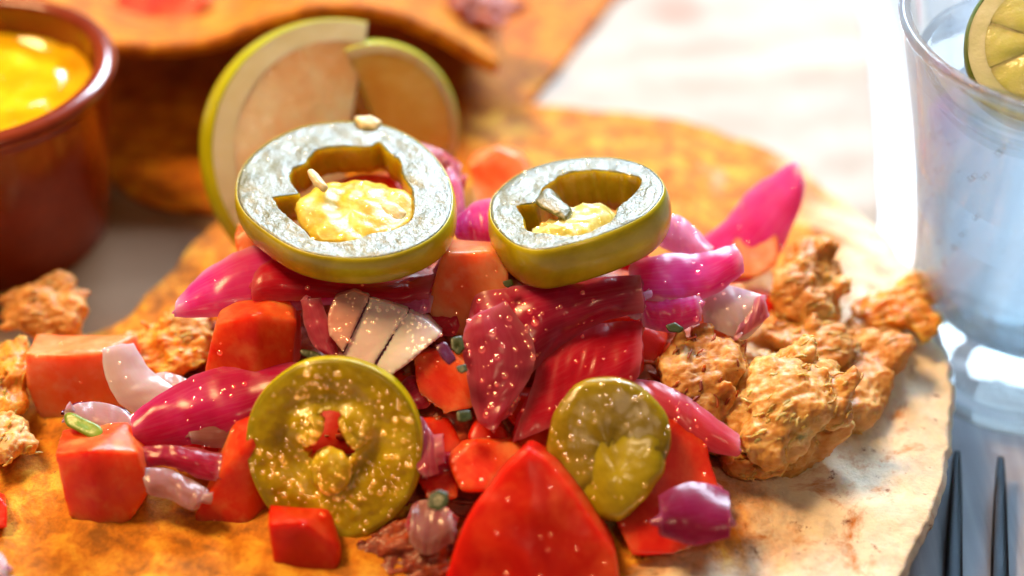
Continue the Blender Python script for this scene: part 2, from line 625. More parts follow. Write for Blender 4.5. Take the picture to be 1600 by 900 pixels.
def mat_paper():
    m, nt, b, vec = nodes_of('greaseproof_paper')
    geo = nt.nodes.new('ShaderNodeNewGeometry')
    col = ramp(nt, noise_node(nt, vec, 0.6, 4, 0.6), [(0.35, (0.42, 0.39, 0.36)), (0.65, (0.52, 0.50, 0.48))])
    # a faint reddish print, an oil-tan smear and a painted shade on the sheet
    def spot(cx, cy, sx, sy):
        mp = nt.nodes.new('ShaderNodeMapping')
        mp.vector_type = 'POINT'
        mp.inputs['Scale'].default_value = (1 / (sx * U), 1 / (sy * U), 0)
        mp.inputs['Location'].default_value = (-cx / sx, -cy / sy, 0)
        nt.links.new(geo.outputs['Position'], mp.inputs[0])
        ln = nt.nodes.new('ShaderNodeVectorMath')
        ln.operation = 'LENGTH'
        nt.links.new(mp.outputs[0], ln.inputs[0])
        return ramp(nt, ln.outputs['Value'], [(0.35, (1, 1, 1)), (1.0, (0, 0, 0))])
    p = at_z(1055, 22, Z_PLAT)
    col = mix(nt, spot(p.x, p.y, 0.8, 1.1), col, (0.78, 0.30, 0.26))
    p = at_z(1280, 85, Z_PLAT)
    col = mix(nt, spot(p.x, p.y, 1.4, 0.9), col, (0.82, 0.66, 0.5))
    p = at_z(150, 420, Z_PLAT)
    col = mix(nt, spot(p.x, p.y, 4.5, 5.0), col, (0.24, 0.13, 0.065))  # shade beside the ramekin, painted into the paper as a broad brown spot
    nt.links.new(col, b.inputs['Base Color'])
    b.inputs['Roughness'].default_value = 0.6
    b.inputs['Specular IOR Level'].default_value = 0.2
    nt.links.new(bump(nt, noise_node(nt, vec, 3, 4, 0.6), 0.2, 0.05), b.inputs['Normal'])
    return m


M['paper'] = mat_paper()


def paper_z(x, y, r):
    z = Z_PLAT + 0.05
    z += (0.13 + 0.10 * min(1, max(0, (x - 2) / 2))) * abs(math.sin(1.9 * (y - 0.22 * x) + 0.8 * fbm(Vector((x * 0.2, y * 0.2, 0)), 2))) * (0.5 + 0.5 * fbm(Vector((x * 0.12, y * 0.4, 3)), 2))
    return z


pap_out = [platter_c + (p - platter_c) * (0.945 + 0.006 * fbm(p * 0.3, 2)) for p in pl_out]
v, f = disc_mesh(pap_out, paper_z, 0.02, 90, platter_c)
v, f = outward(v, f)
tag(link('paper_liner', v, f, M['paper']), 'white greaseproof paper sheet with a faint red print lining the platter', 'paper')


# ------------------------------------------------------------------ tostadas
def mat_tortilla(name, oil_center, oil_rx, oil_ry, base_pale, base_oil, edge=0.25, spots=True):
    m, nt, b, vec = nodes_of(name)
    n1 = noise_node(nt, vec, 0.55, 5, 0.6, 0.4)
    n2 = noise_node(nt, vec, 2.4, 6, 0.65, 0.2)
    pale = ramp(nt, n2, [(0.3, tuple(0.72 * c for c in base_pale)), (0.5, base_pale), (0.7, tuple(min(1, 1.12 * c) for c in base_pale))])
    oil = ramp(nt, n2, [(0.36, tuple(0.5 * c for c in base_oil)), (0.5, base_oil), (0.64, (min(1, base_oil[0] * 1.28), base_oil[1] * 1.95, base_oil[2] * 4))])
    mp = nt.nodes.new('ShaderNodeMapping')
    mp.inputs['Location'].default_value = (-oil_center[0] / oil_rx, -oil_center[1] / oil_ry, 0)
    mp.inputs['Scale'].default_value = (1 / oil_rx, 1 / oil_ry, 0)
    geo = nt.nodes.new('ShaderNodeNewGeometry')
    sc = nt.nodes.new('ShaderNodeVectorMath')
    sc.operation = 'SCALE'
    sc.inputs['Scale'].default_value = 100.0
    nt.links.new(geo.outputs['Position'], sc.inputs[0])
    nt.links.new(sc.outputs[0], mp.inputs[0])
    ln = nt.nodes.new('ShaderNodeVectorMath')
    ln.operation = 'LENGTH'
    nt.links.new(mp.outputs[0], ln.inputs[0])
    add = nt.nodes.new('ShaderNodeMath')
    add.operation = 'MULTIPLY_ADD'
    nt.links.new(n1, add.inputs[0])
    add.inputs[1].default_value = 0.9
    sub = nt.nodes.new('ShaderNodeMath')
    sub.operation = 'SUBTRACT'
    nt.links.new(ln.outputs['Value'], sub.inputs[0])
    sub.inputs[1].default_value = 0.45
    nt.links.new(sub.outputs[0], add.inputs[2])
    f = ramp(nt, add.outputs[0], [(0.82, (1, 1, 1)), (1.08, (0, 0, 0))])
    col = mix(nt, f, pale, oil)
    # toasted rim patches and small burnt specks
    toast = ramp(nt, noise_node(nt, vec, 1.1, 6, 0.7, 0.5), [(0.54, (0, 0, 0)), (0.68, (1, 1, 1))])
    col = mix(nt, toast, col, tuple(0.8 * a * b for a, b in zip(base_oil, (1.05, 0.95, 1.0))))
    speck = ramp(nt, noise_node(nt, vec, 3.6, 5, 0.7), [(0.62, (0, 0, 0)), (0.71, (1, 1, 1))])
    col = mix(nt, speck, col, (0.20, 0.05, 0.01))
    nt.links.new(col, b.inputs['Base Color'])
    b.inputs['Roughness'].default_value = 0.6
    b.inputs['Specular IOR Level'].default_value = 0.22
    sss(b, 0.4, 0.12, (1, 0.6, 0.3))
    nr = bump(nt, n2, 0.5, 0.06)
    nr = bump(nt, noise_node(nt, vec, 9, 5, 0.65), 0.8, 0.035, nr)
    nr = bump(nt, noise_node(nt, vec, 26, 4, 0.65), 0.6, 0.014, nr)
    nt.links.new(nr, b.inputs['Normal'])
    return m


M['tort'] = mat_tortilla('corn_tortilla', (-2.5, 4.5), 9.3, 12.0, (0.84, 0.73, 0.57), (0.64, 0.22, 0.008))
M['tort_back'] = mat_tortilla('fried_tortilla', (-3, 12), 30, 30, (0.5, 0.22, 0.03), (0.56, 0.16, 0.002))
OUT = [(820, 160), (960, 164), (1080, 180), (1160, 205), (1240, 240), (1320, 295), (1390, 358), (1440, 420), (1470, 485), (1488, 560),
       (1493, 625), (1486, 700), (1466, 780), (1440, 845), (1400, 912), (1300, 1010), (1100, 1120), (800, 1190), (500, 1170), (250, 1080),
       (60, 960), (-70, 830), (-130, 700), (-110, 590), (0, 545), (140, 500), (190, 478), (300, 378), (350, 320), (430, 240), (540, 195), (680, 168)]
to = catmull([at_z(x, y, 0.0) for x, y in OUT], 260, True)
to = [p + Vector((p.x, p.y, 0)).normalized() * (0.06 * fbm(p * 1.7, 3) + 0.03 * fbm(p * 5.0, 2)) for p in to]
TC = Vector((0, 0, 0))


def tost_z(x, y, r):
    p = Vector((x, y, 0))
    z = 0.16 * fbm(p * 0.45, 3, 1.0) + 0.05 * fbm(p * 1.6, 3, 2.0) + 0.014 * fbm(p * 6.0, 3, 3.0)
    z += -0.12 * r * r + 0.10 * max(0, r - 0.9) * 10 * fbm(p * 0.7, 2, 6.0)
    return z


v, f = disc_mesh(to, tost_z, 0.24, 130, TC)
v, f = outward(v, f)
tostada = tag(link('tostada', v, f, M['tort']), 'large crisp corn tostada in front, piled with toppings', 'tostada')

# the flat tostada lying behind, its straight broken edge against the white paper
BK = [(830, 158), (890, 85), (960, 0), (1040, -90), (950, -200), (600, -240), (200, -160), (60, 20), (120, 190), (200, 300), (330, 330), (560, 320), (760, 240)]
bo = catmull([at_z(x, y, -0.35) for x, y in BK], 160, True)
v, f = disc_mesh(bo, lambda x, y, r: -0.30 + 0.07 * fbm(Vector((x, y, 2)) * 0.5, 3), 0.2, 50)
v, f = outward(v, f)
tag(link('tostada', v, f, M['tort_back']), 'flat orange tostada lying behind the lime, mostly in shade', 'tostada')

# the curled tostada on top of it
RIM = [(-260, -60), (-120, -20), (20, 30), (150, 62), (250, 68), (330, 58), (420, 26), (500, 8), (600, 14), (680, 44), (740, 78), (782, 97)]  # left end, out of view, added to block light from the left
rim = catmull([at_y(x, y, 7.6 + 0.0006 * (x - 420)) for x, y in RIM], 90)
verts, faces = [], []
rows = 30
for k in range(rows):
    t = k / (rows - 1)
    for j, p in enumerate(rim):
        s = j / (len(rim) - 1)
        dip = math.sin(min(1, t * 1.5) * math.pi / 2)
        q = p + Vector((-0.5 * t * (s - 0.5) * 2, 7.0 * t, -1.15 * dip + 0.05 * fbm(Vector((p.x, t * 5, 1)), 3)))
        verts.append(q)
n = len(rim)
for k in range(rows - 1):
    for j in range(n - 1):
        faces.append([k * n + j, k * n + j + 1, (k + 1) * n + j + 1, (k + 1) * n + j])
nv = len(verts)
NN = normals(verts, faces)
verts += [verts[i] - Vector(NN[i]) * 0.24 for i in range(nv)]
faces += [[nv + i for i in reversed(fc)] for fc in faces[:]]
bd = [k for k in range(n)] + [r * n + n - 1 for r in range(1, rows)] + [(rows - 1) * n + j for j in range(n - 2, -1, -1)] + [r * n for r in range(rows - 2, 0, -1)]
for a, b_ in zip(bd, bd[1:] + bd[:1]):
    faces.append([b_, a, nv + a, nv + b_])
verts, faces = outward(verts, faces)
tag(link('tostada', verts, faces, M['tort_back']), 'curled orange tostada with wavy raised rim at the back', 'tostada')


# ------------------------------------------------------------------ lathe
def lathe(profile, cx, cy, n=72, closed=True):
    """profile: list of (r, z) walked around a closed cross-section"""
    verts, faces = [], []
    m = len(profile)
    for (r, z) in profile:
        for j in range(n):
            a = 2 * math.pi * j / n
            verts.append(Vector((cx + r * math.cos(a), cy + r * math.sin(a), z)))
    for k in range(m if closed else m - 1):
        k2 = (k + 1) % m
        for j in range(n):
            faces.append([k * n + j, k * n + (j + 1) % n, k2 * n + (j + 1) % n, k2 * n + j])
    return verts, faces


def cap_lathe(profile, cx, cy, n=72):
    """open profile from axis to axis (r starts and ends near 0)"""
    v, f = lathe(profile, cx, cy, n, closed=False)
    v.append(Vector((cx, cy, profile[0][1])))
    v.append(Vector((cx, cy, profile[-1][1])))
    a, b = len(v) - 2, len(v) - 1
    l = (len(profile) - 1) * n
    f += [[a, (j + 1) % n, j] for j in range(n)] + [[b, l + j, l + (j + 1) % n] for j in range(n)]
    return outward(v, f)


def soft(profile, n=60):
    return [(max(p.x, 0.001), p.y) for p in catmull([Vector((a, b, 0)) for a, b in profile], n)]


# ------------------------------------------------------------------ salsa cup
CUPC = at_z(-52, 112, 2.75)
cx, cy = CUPC.x, CUPC.y
M['terracotta'] = organic('glazed_terracotta', [(0.3, (0.17, 0.018, 0.004)), (0.7, (0.28, 0.04, 0.008))], 0.8, 4, 0.2, 0, 0, bumps=((3, 0.08, 0.02),), coat=0.6, coat_rough=0.04, spec=0.4)
M['salsa'] = organic('yellow_salsa', [(0.36, (0.86, 0.40, 0.003)), (0.5, (0.90, 0.52, 0.006)), (0.66, (0.92, 0.64, 0.02))], 0.9, 4, 0.06, 0.6, 0.3,
                     (1, 0.7, 0.1), ((1.6, 0.35, 0.10), (7, 0.2, 0.02)), 0.5, 0.05)
cup = thing('salsa_cup', 'glazed brown ramekin of yellow salsa at the left', 'ramekin', (cx, cy, Z_PLAT + 0.07))
zb = Z_PLAT + 0.07
prof = [(0.01, zb), (1.75, zb), (1.9, zb + 0.08), (2.1, 1.0), (2.36, 2.4), (2.44, 2.62), (2.47, 2.73), (2.40, 2.83), (2.26, 2.86), (2.12, 2.80), (2.08, 2.5),
        (1.95, 1.4), (1.7, 0.2), (0.01, 0.1)]
v, f = cap_lathe([(max(a, 0.001), b) for a, b in soft(prof, 80)], cx, cy, 96)
link('bowl', v, f, M['terracotta'], cup)
verts, faces = [], []
R = 2.02
nr, na = 34, 90
verts.append(Vector((cx, cy, 2.28)))
for k in range(1, nr + 1):
    for j in range(na):
        a = 2 * math.pi * j / na
        r = R * k / nr
        p = Vector((cx + r * math.cos(a), cy + r * math.sin(a), 2.28))
        p.z += 0.13 * fbm(p * 1.3, 2, 4) + 0.06 * max(0, (k / nr - 0.9) * 10)
        verts.append(p)
for j in range(na):
    faces.append([0, 1 + j, 1 + (j + 1) % na])
for k in range(nr - 1):
    for j in range(na):
        a, b_ = 1 + k * na, 1 + (k + 1) * na
        faces.append([a + j, b_ + j, b_ + (j + 1) % na, a + (j + 1) % na])
# body of the salsa below the surface
b0 = len(verts)
for j in range(na):
    a = 2 * math.pi * j / na
    verts.append(Vector((cx + 1.75 * math.cos(a), cy + 1.75 * math.sin(a), 1.0)))
l = 1 + (nr - 1) * na
for j in range(na):
    faces.append([l + j, b0 + j, b0 + (j + 1) % na, l + (j + 1) % na])
faces.append([b0 + j for j in range(na)])
verts, faces = outward(verts, faces)
sal = tag(link('salsa', verts, faces, M['salsa']), 'glossy yellow salsa filling the brown ramekin', 'salsa')

# ------------------------------------------------------------------ lime (cut half with a slit, leaning behind the pepper rings)
M['lime_rind'] = organic('lime_rind', [(0.3, (0.50, 0.54, 0.006)), (0.7, (0.68, 0.70, 0.015))], 1.2, 4, 0.3, 0.4, 0.2, (1, 0.9, 0.1), ((9, 0.3, 0.03),), 0.2, transl=0.25)
M['lime_pith'] = organic('lime_pith', [(0.3, (0.86, 0.80, 0.62)), (0.7, (0.92, 0.90, 0.80))], 2, 4, 0.4, 0.6, 0.2, (1, 0.9, 0.5), transl=0.25)
M['lime_flesh2'] = organic('amber_lime_flesh', [(0.36, (0.76, 0.42, 0.08)), (0.5, (0.82, 0.54, 0.14)), (0.66, (0.88, 0.68, 0.28))], 0.9, 4, 0.25, 0.8, 0.3, (1, 0.7, 0.3), ((6, 0.3, 0.05),), 0.3)
M['lime_flesh'] = organic('lime_flesh', [(0.36, (0.90, 0.58, 0.32)), (0.5, (0.92, 0.72, 0.50)), (0.66, (0.94, 0.86, 0.72))], 1.1, 5, 0.2, 0.8, 0.3, (1, 0.7, 0.3), ((6, 0.4, 0.05),), 0.5, transl=0.25)


def lime_half(name, label, center, normal, upish, R, depth, mats, notch=True, a0d=0, a1d=0, pr=0.8, ns=5):
    """half lime: local z = normal of the cut face"""
    rind, pith, flesh = mats
    n = normal.normalized()
    x = upish.cross(n).normalized()
    y = n.cross(x)
    fr = lambda a, b, c: center + x * a + y * b + n * c
    base = fr(0, -R, -depth * 0.4)
    t = thing(name, label, 'lime', base)
    # rind: dome behind the face
    na, nb = 90, 24
    lo, hi = math.radians(a0d), math.radians(a1d)
    if not notch:
        lo, hi = 0, 2 * math.pi
    angs = [lo + (hi - lo) * j / (na - 1) for j in range(na)] if notch else [2 * math.pi * j / na for j in range(na)]
    vs, fs = [], []
    for k in range(nb):
        ps = math.pi / 2 * k / (nb - 1) * 0.999
        for a in angs:
            r = R * (math.cos(ps) + 0.40 * math.sin(ps) * math.cos(ps)) * (1 + 0.012 * math.sin(3 * a))
            vs.append(fr(r * math.cos(a), r * math.sin(a) * 1.03, -depth * math.sin(ps)))
    m = len(angs)
    for k in range(nb - 1):
        for j in range(m - (1 if notch else 0)):
            fs.append([k * m + j, k * m + (j + 1) % m, (k + 1) * m + (j + 1) % m, (k + 1) * m + j])
    link('rind', vs, fs, rind, t)
    # face rings
    def face(r0, r1, c0, c1, mat, nm, rings=6):
        vs, fs = [], []
        for k in range(rings + 1):
            r = r0 + (r1 - r0) * k / rings
            for a in angs:
                vs.append(fr(R * r * math.cos(a), R * r * math.sin(a) * 1.03, c0 + (c1 - c0) * k / rings + 0.012 * fbm(Vector((r * 4, a * 3, 1)), 2)))
        for k in range(rings):
            for j in range(m - (1 if notch else 0)):
                fs.append([k * m + j, (k + 1) * m + j, (k + 1) * m + (j + 1) % m, k * m + (j + 1) % m])
        return link(nm, vs, fs, mat, t)
    face(pr, 1.0, 0.03, 0.0, pith, 'pith')
    # segments: wedge pulp bodies with pale membranes between
    for s in range(ns):
        a0 = lo + (hi - lo) * s / ns + 0.03
        a1 = lo + (hi - lo) * (s + 1) / ns - 0.03
        vs, fs = [], []
        nu, nvv = 8, 8
        for i in range(nu + 1):
            for j in range(nvv + 1):
                u, w_ = i / nu, j / nvv
                a = a0 + (a1 - a0) * w_
                r = R * (0.06 + (pr - 0.05) * u)
                bul = 0.05 * math.sin(math.pi * u) * math.sin(math.pi * w_)
                vs.append(fr(r * math.cos(a), r * math.sin(a) * 1.03, 0.03 + bul + 0.02 * fbm(Vector((u * 5, w_ * 4, s)), 3)))
        for i in range(nu):
            for j in range(nvv):
                q = i * (nvv + 1) + j
                fs.append([q, q + nvv + 1, q + nvv + 2, q + 1])
        link('segment', vs, fs, flesh, t)
    face(0.02, pr + 0.02, 0.018, 0.02, flesh, 'membrane', 10)
    if notch:
        for a in (angs[0], angs[-1]):
            vs, fs = [], []
            for k in range(nb):
                ps = math.pi / 2 * k / (nb - 1) * 0.999
                r = R * (math.cos(ps) + 0.40 * math.sin(ps) * math.cos(ps))
                vs.append(fr(r * math.cos(a), r * math.sin(a) * 1.03, -depth * math.sin(ps)))
                vs.append(fr(0, 0, -depth * math.sin(ps)))
            for k in range(nb - 1):
                fs.append([2 * k, 2 * k + 1, 2 * k + 3, 2 * k + 2])
            link('cut_face', vs, fs, flesh, t)
    return t


lime_half('lime_wedge', 'large pale lime wedge with yellow green rind behind the left pepper ring', at_y(540, 240, 4.3),
          Vector((0.28, -0.68, 0.66)), Vector((0.0, 0.3, 1)), 2.2, 1.5, (M['lime_rind'], M['lime_pith'], M['lime_flesh']), True, 72, 262, 0.84, 1)
lime_half('lime_wedge', 'smaller amber lime wedge leaning right of the pale one', at_y(592, 205, 4.9),
          Vector((0.35, -0.80, 0.48)), Vector((0.0, 0.3, 1)), 1.42, 1.0, (M['lime_rind'], M['lime_flesh'], M['lime_flesh2']), True, -80, 108, 0.90, 1)

# ------------------------------------------------------------------ glass of water with a lime wedge
GX, GY = 9.1, 2.5
zt = Z_TABLE + 0.002
gm, gnt, gb, _ = nodes_of('clear_glass')
gb.inputs['Base Color'].default_value = (0.90, 0.965, 0.985, 1)
gb.inputs['Roughness'].default_value = 0.0
gb.inputs['Transmission Weight'].default_value = 1.0
gb.inputs['IOR'].default_value = 1.16
gb.inputs['Base Color'].default_value = (0.82, 0.94, 0.98, 1)
gb.inputs['IOR'].default_value = 1.3
gtr = gnt.nodes.new('ShaderNodeBsdfTransparent')
gtr.inputs['Color'].default_value = (0.93, 0.975, 0.99, 1)
gmx = gnt.nodes.new('ShaderNodeMixShader')
gmx.inputs[0].default_value = 0.35
gnt.links.new(gb.outputs[0], gmx.inputs[1])
gnt.links.new(gtr.outputs[0], gmx.inputs[2])
gnt.links.new(gmx.outputs[0], [n for n in gnt.nodes if n.type == 'OUTPUT_MATERIAL'][0].inputs[0])
M['glass'] = gm
M['water'] = simple('drink', (0.90, 0.95, 1.0), 0.0, 0, 1.0, 1.2)
wm = M['water']
wnt = wm.node_tree
wb = [n for n in wnt.nodes if n.type == 'BSDF_PRINCIPLED'][0]
wtr = wnt.nodes.new('ShaderNodeBsdfTransparent')
wtr.inputs['Color'].default_value = (0.90, 0.95, 1.0, 1)
wmx = wnt.nodes.new('ShaderNodeMixShader')
wmx.inputs[0].default_value = 0.45
wnt.links.new(wb.outputs[0], wmx.inputs[1])
wnt.links.new(wtr.outputs[0], wmx.inputs[2])
wnt.links.new(wmx.outputs[0], [n for n in wnt.nodes if n.type == 'OUTPUT_MATERIAL'][0].inputs[0])
gl = thing('drinking_glass', 'clear thick-based glass of water standing right of the tostada', 'glass', (GX, GY, zt))
prof = [(0.001, zt), (1.3, zt), (1.62, zt + 0.03), (1.82, zt + 0.2), (1.86, zt + 0.6), (1.88, zt + 1.2), (2.02, 1.4), (2.36, 3.4), (2.74, 5.0), (2.82, 5.2), (2.81, 5.3), (2.75, 5.33),
        (2.66, 5.28), (2.60, 5.1), (2.20, 3.4), (1.84, 1.4), (1.70, 0.35), (1.5, 0.02), (1.1, -0.1), (0.001, -0.14)]
pf = soft(prof, 140)
v, f = cap_lathe(pf, GX, GY, 110)
link('tumbler', v, f, M['glass'], gl)
wat = [(0.001, -0.125), (1.1, -0.085), (1.5, 0.035), (1.695, 0.36), (1.835, 1.4), (2.19, 3.4), (2.43, 4.45), (2.44, 4.5), (2.41, 4.47), (2.25, 4.45), (0.001, 4.45)]
v, f = cap_lathe([(a, b) for a, b in wat], GX, GY, 110)
tag(link('water', v, f, M['water']), 'clear sparkling water with small bubbles inside the glass', 'water')
rb = random.Random(3)
vs, fs = [], []
for k in range(70):
    zz = rb.uniform(0.2, 4.2)
    rr = 1.66 + (zz - 0.36) * 0.135
    a = rb.uniform(math.pi * 0.75, math.pi * 1.75)
    s = rb.uniform(0.02, 0.055)
    p = Vector((GX + rr * 0.97 * math.cos(a), GY + rr * 0.97 * math.sin(a), zz))
    b0 = len(vs)
    vs += [p + w_ * s for w_ in ICO1[0]]
    fs += [[b0 + i for i in g] for g in ICO1[1]]
M['bubble'] = simple('bubble', (1, 1, 1), 0.0, 0, 1.0, 0.84)
bub = tag(link('bubbles', vs, fs, M['bubble']), 'tiny air bubbles clinging inside the water glass', 'bubbles', kind='stuff')
M['lime_rind_g'] = organic('green_lime_rind', [(0.3, (0.05, 0.12, 0.006)), (0.7, (0.12, 0.22, 0.012))], 1.2, 4, 0.3, 0.3, 0.2, (0.6, 1, 0.1), ((9, 0.3, 0.03),), 0.2)
M['lime_flesh_g'] = organic('green_lime_flesh', [(0.3, (0.62, 0.70, 0.20)), (0.7, (0.80, 0.85, 0.45))], 1.4, 5, 0.2, 0.8, 0.3, (0.8, 1, 0.3), ((6, 0.4, 0.05),), 0.4)
M['lime_pith_g'] = organic('green_lime_pith', [(0.3, (0.62, 0.72, 0.48)), (0.7, (0.78, 0.84, 0.66))], 2, 4, 0.4, 0.6, 0.2, (0.9, 1, 0.6))
lg = at_y(1655, 0, 2.4)
lime_half('lime_wedge', 'pale green lime wedge sitting in the top of the water glass', Vector((lg.x, lg.y, 5.0)),
          Vector((-0.25, -0.62, 0.74)), Vector((0.2, 0.2, 1)), 1.15, 0.6, (M['lime_rind_g'], M['lime_pith_g'], M['lime_flesh_g']), notch=False, pr=0.78, ns=8)

# ------------------------------------------------------------------ fork
M['steel'] = simple('dark_steel', (0.045, 0.045, 0.05), 0.3, 1.0)
tipA = at_z(1494, 711, Z_TABLE + 0.35)
tipB = at_z(1561, 713, Z_TABLE + 0.35)
botA = at_z(1489, 905, Z_TABLE + 0.12)
d = (botA - tipA)
d.z = 0
d.normalize()
side = Vector((d.y * -1, d.x, 0))
if side.x < 0:
    side = -side
pitch = (tipB - tipA).length
fork = thing('fork', 'dark steel fork lying on the table at the right, tines up', 'fork', tuple(tipA + side * pitch * 1.5 + d * 6 + Vector((0, 0, -0.3))))


def bar(path, widths, thick, n=40):
    """rounded flat bar along a path; widths per control point"""
    P = catmull(path, n)
    W = [p.x for p in catmull([Vector((w_, 0, 0)) for w_ in widths], n)]
    T = [p.x for p in catmull([Vector((w_, 0, 0)) for w_ in thick], n)]
    verts, faces = [], []
    K = 12
    for i, p in enumerate(P):
        tn = (P[min(i + 1, n - 1)] - P[max(i - 1, 0)]).normalized()
        sd = tn.cross(Vector((0, 0, 1))).normalized()
        nn = sd.cross(tn)
        for k in range(K):
            a = 2 * math.pi * k / K
            ca, sa = math.cos(a), math.sin(a)
            ca = math.copysign(abs(ca) ** 0.45, ca)
            sa = math.copysign(abs(sa) ** 0.45, sa)
            verts.append(p + sd * ca * W[i] / 2 + nn * sa * T[i] / 2)
    for i in range(n - 1):
        for k in range(K):
            faces.append([i * K + k, i * K + (k + 1) % K, (i + 1) * K + (k + 1) % K, (i + 1) * K + k])
    faces.append(list(range(K)))
    faces.append([(n - 1) * K + k for k in range(K)])
    return outward(verts, faces)


zt2 = Z_TABLE
for k in range(4):
    p0 = tipA + side * pitch * k
    pts = [Vector((p0.x, p0.y, zt2 + 0.36)), p0 + d * 0.5, p0 + d * 1.7, p0 + d * 3.2, p0 + d * 4.6]
    for q, zz in zip(pts, (0.42, 0.36, 0.2, 0.12, 0.2)):
        q.z = zt2 + zz
    v, f = bar(pts, (0.10, 0.17, 0.25, 0.29, 0.34), (0.07, 0.13, 0.16, 0.18, 0.2))
    link('tine', v, f, M['steel'], fork)
mid = tipA + side * pitch * 1.5
pts = [mid + d * s for s in (4.3, 5.0, 6.2, 7.4, 9.0, 14.0, 19.0)]
for q, zz in zip(pts, (0.19, 0.24, 0.4, 0.7, 0.85, 0.6, 0.15)):
    q.z = zt2 + zz
v, f = bar(pts, (2.3, 2.4, 1.9, 0.9, 0.6, 0.8, 1.4), (0.2, 0.2, 0.22, 0.3, 0.3, 0.25, 0.2))
link('handle', v, f, M['steel'], fork)


# ------------------------------------------------------------------ food builders
def cen(pts):
    return sum(p[0] for p in pts) / len(pts), sum(p[1] for p in pts) / len(pts)


def place(pts, z, lean, c=None):
    """pixel outline -> points on a leaning sheet through height z at its centre"""
    cx_, cy_ = c or cen(pts)
    d0 = depth_of(at_z(cx_, cy_, z))
    return [at_d(p[0], p[1], d0 + lean * (cy_ - p[1]) / 100 + (p[2] if len(p) > 2 else 0)) for p in pts], d0


def hull(points):
    bm = bmesh.new()
    for p in points:
        bm.verts.new(p)
    r = bmesh.ops.convex_hull(bm, input=bm.verts)
    bmesh.ops.delete(bm, geom=[g for g in bm.verts if not g.link_faces], context='VERTS')
    bmesh.ops.recalc_face_normals(bm, faces=bm.faces)
    out = bm_lists(bm)
    bm.free()
    return out


SEEDN = [0]


DROP = 0.4


def tomato(label, front, back, z=None, dep=1.0, lean=0.3, mat='tomato', rnd=5, drops=0, amp=0.05, name='tomato_dice', dr=(0.015, 0.04)):
    """chopped tomato: hull of a front outline and a back outline dep cm behind it"""
    SEEDN[0] += 1
    sd = SEEDN[0] * 1.37
    c = cen(front)
    z = pile_z(c[1]) if z is None else z
    a, d0 = place(front, z, lean)
    b = [at_d(p[0], p[1], d0 + dep + lean * (c[1] - p[1]) / 100) for p in back]
    v, f = hull(a + b)
    v, f = remesh(v, f, 0.045, max(3, rnd + 1))
    v = displace(v, f, lambda p: amp * fbm(p * 0.9, 2, sd) + 0.003 * fbm(p * 9, 2, sd))
    o = tag(link(name, v, f, M[mat]), label, 'tomato', 'chopped tomato pieces')
    if drops:
        droplets(o, v, f, M['droplet'], max(3, int(drops * DROP)), dr[0], dr[1])
    return o


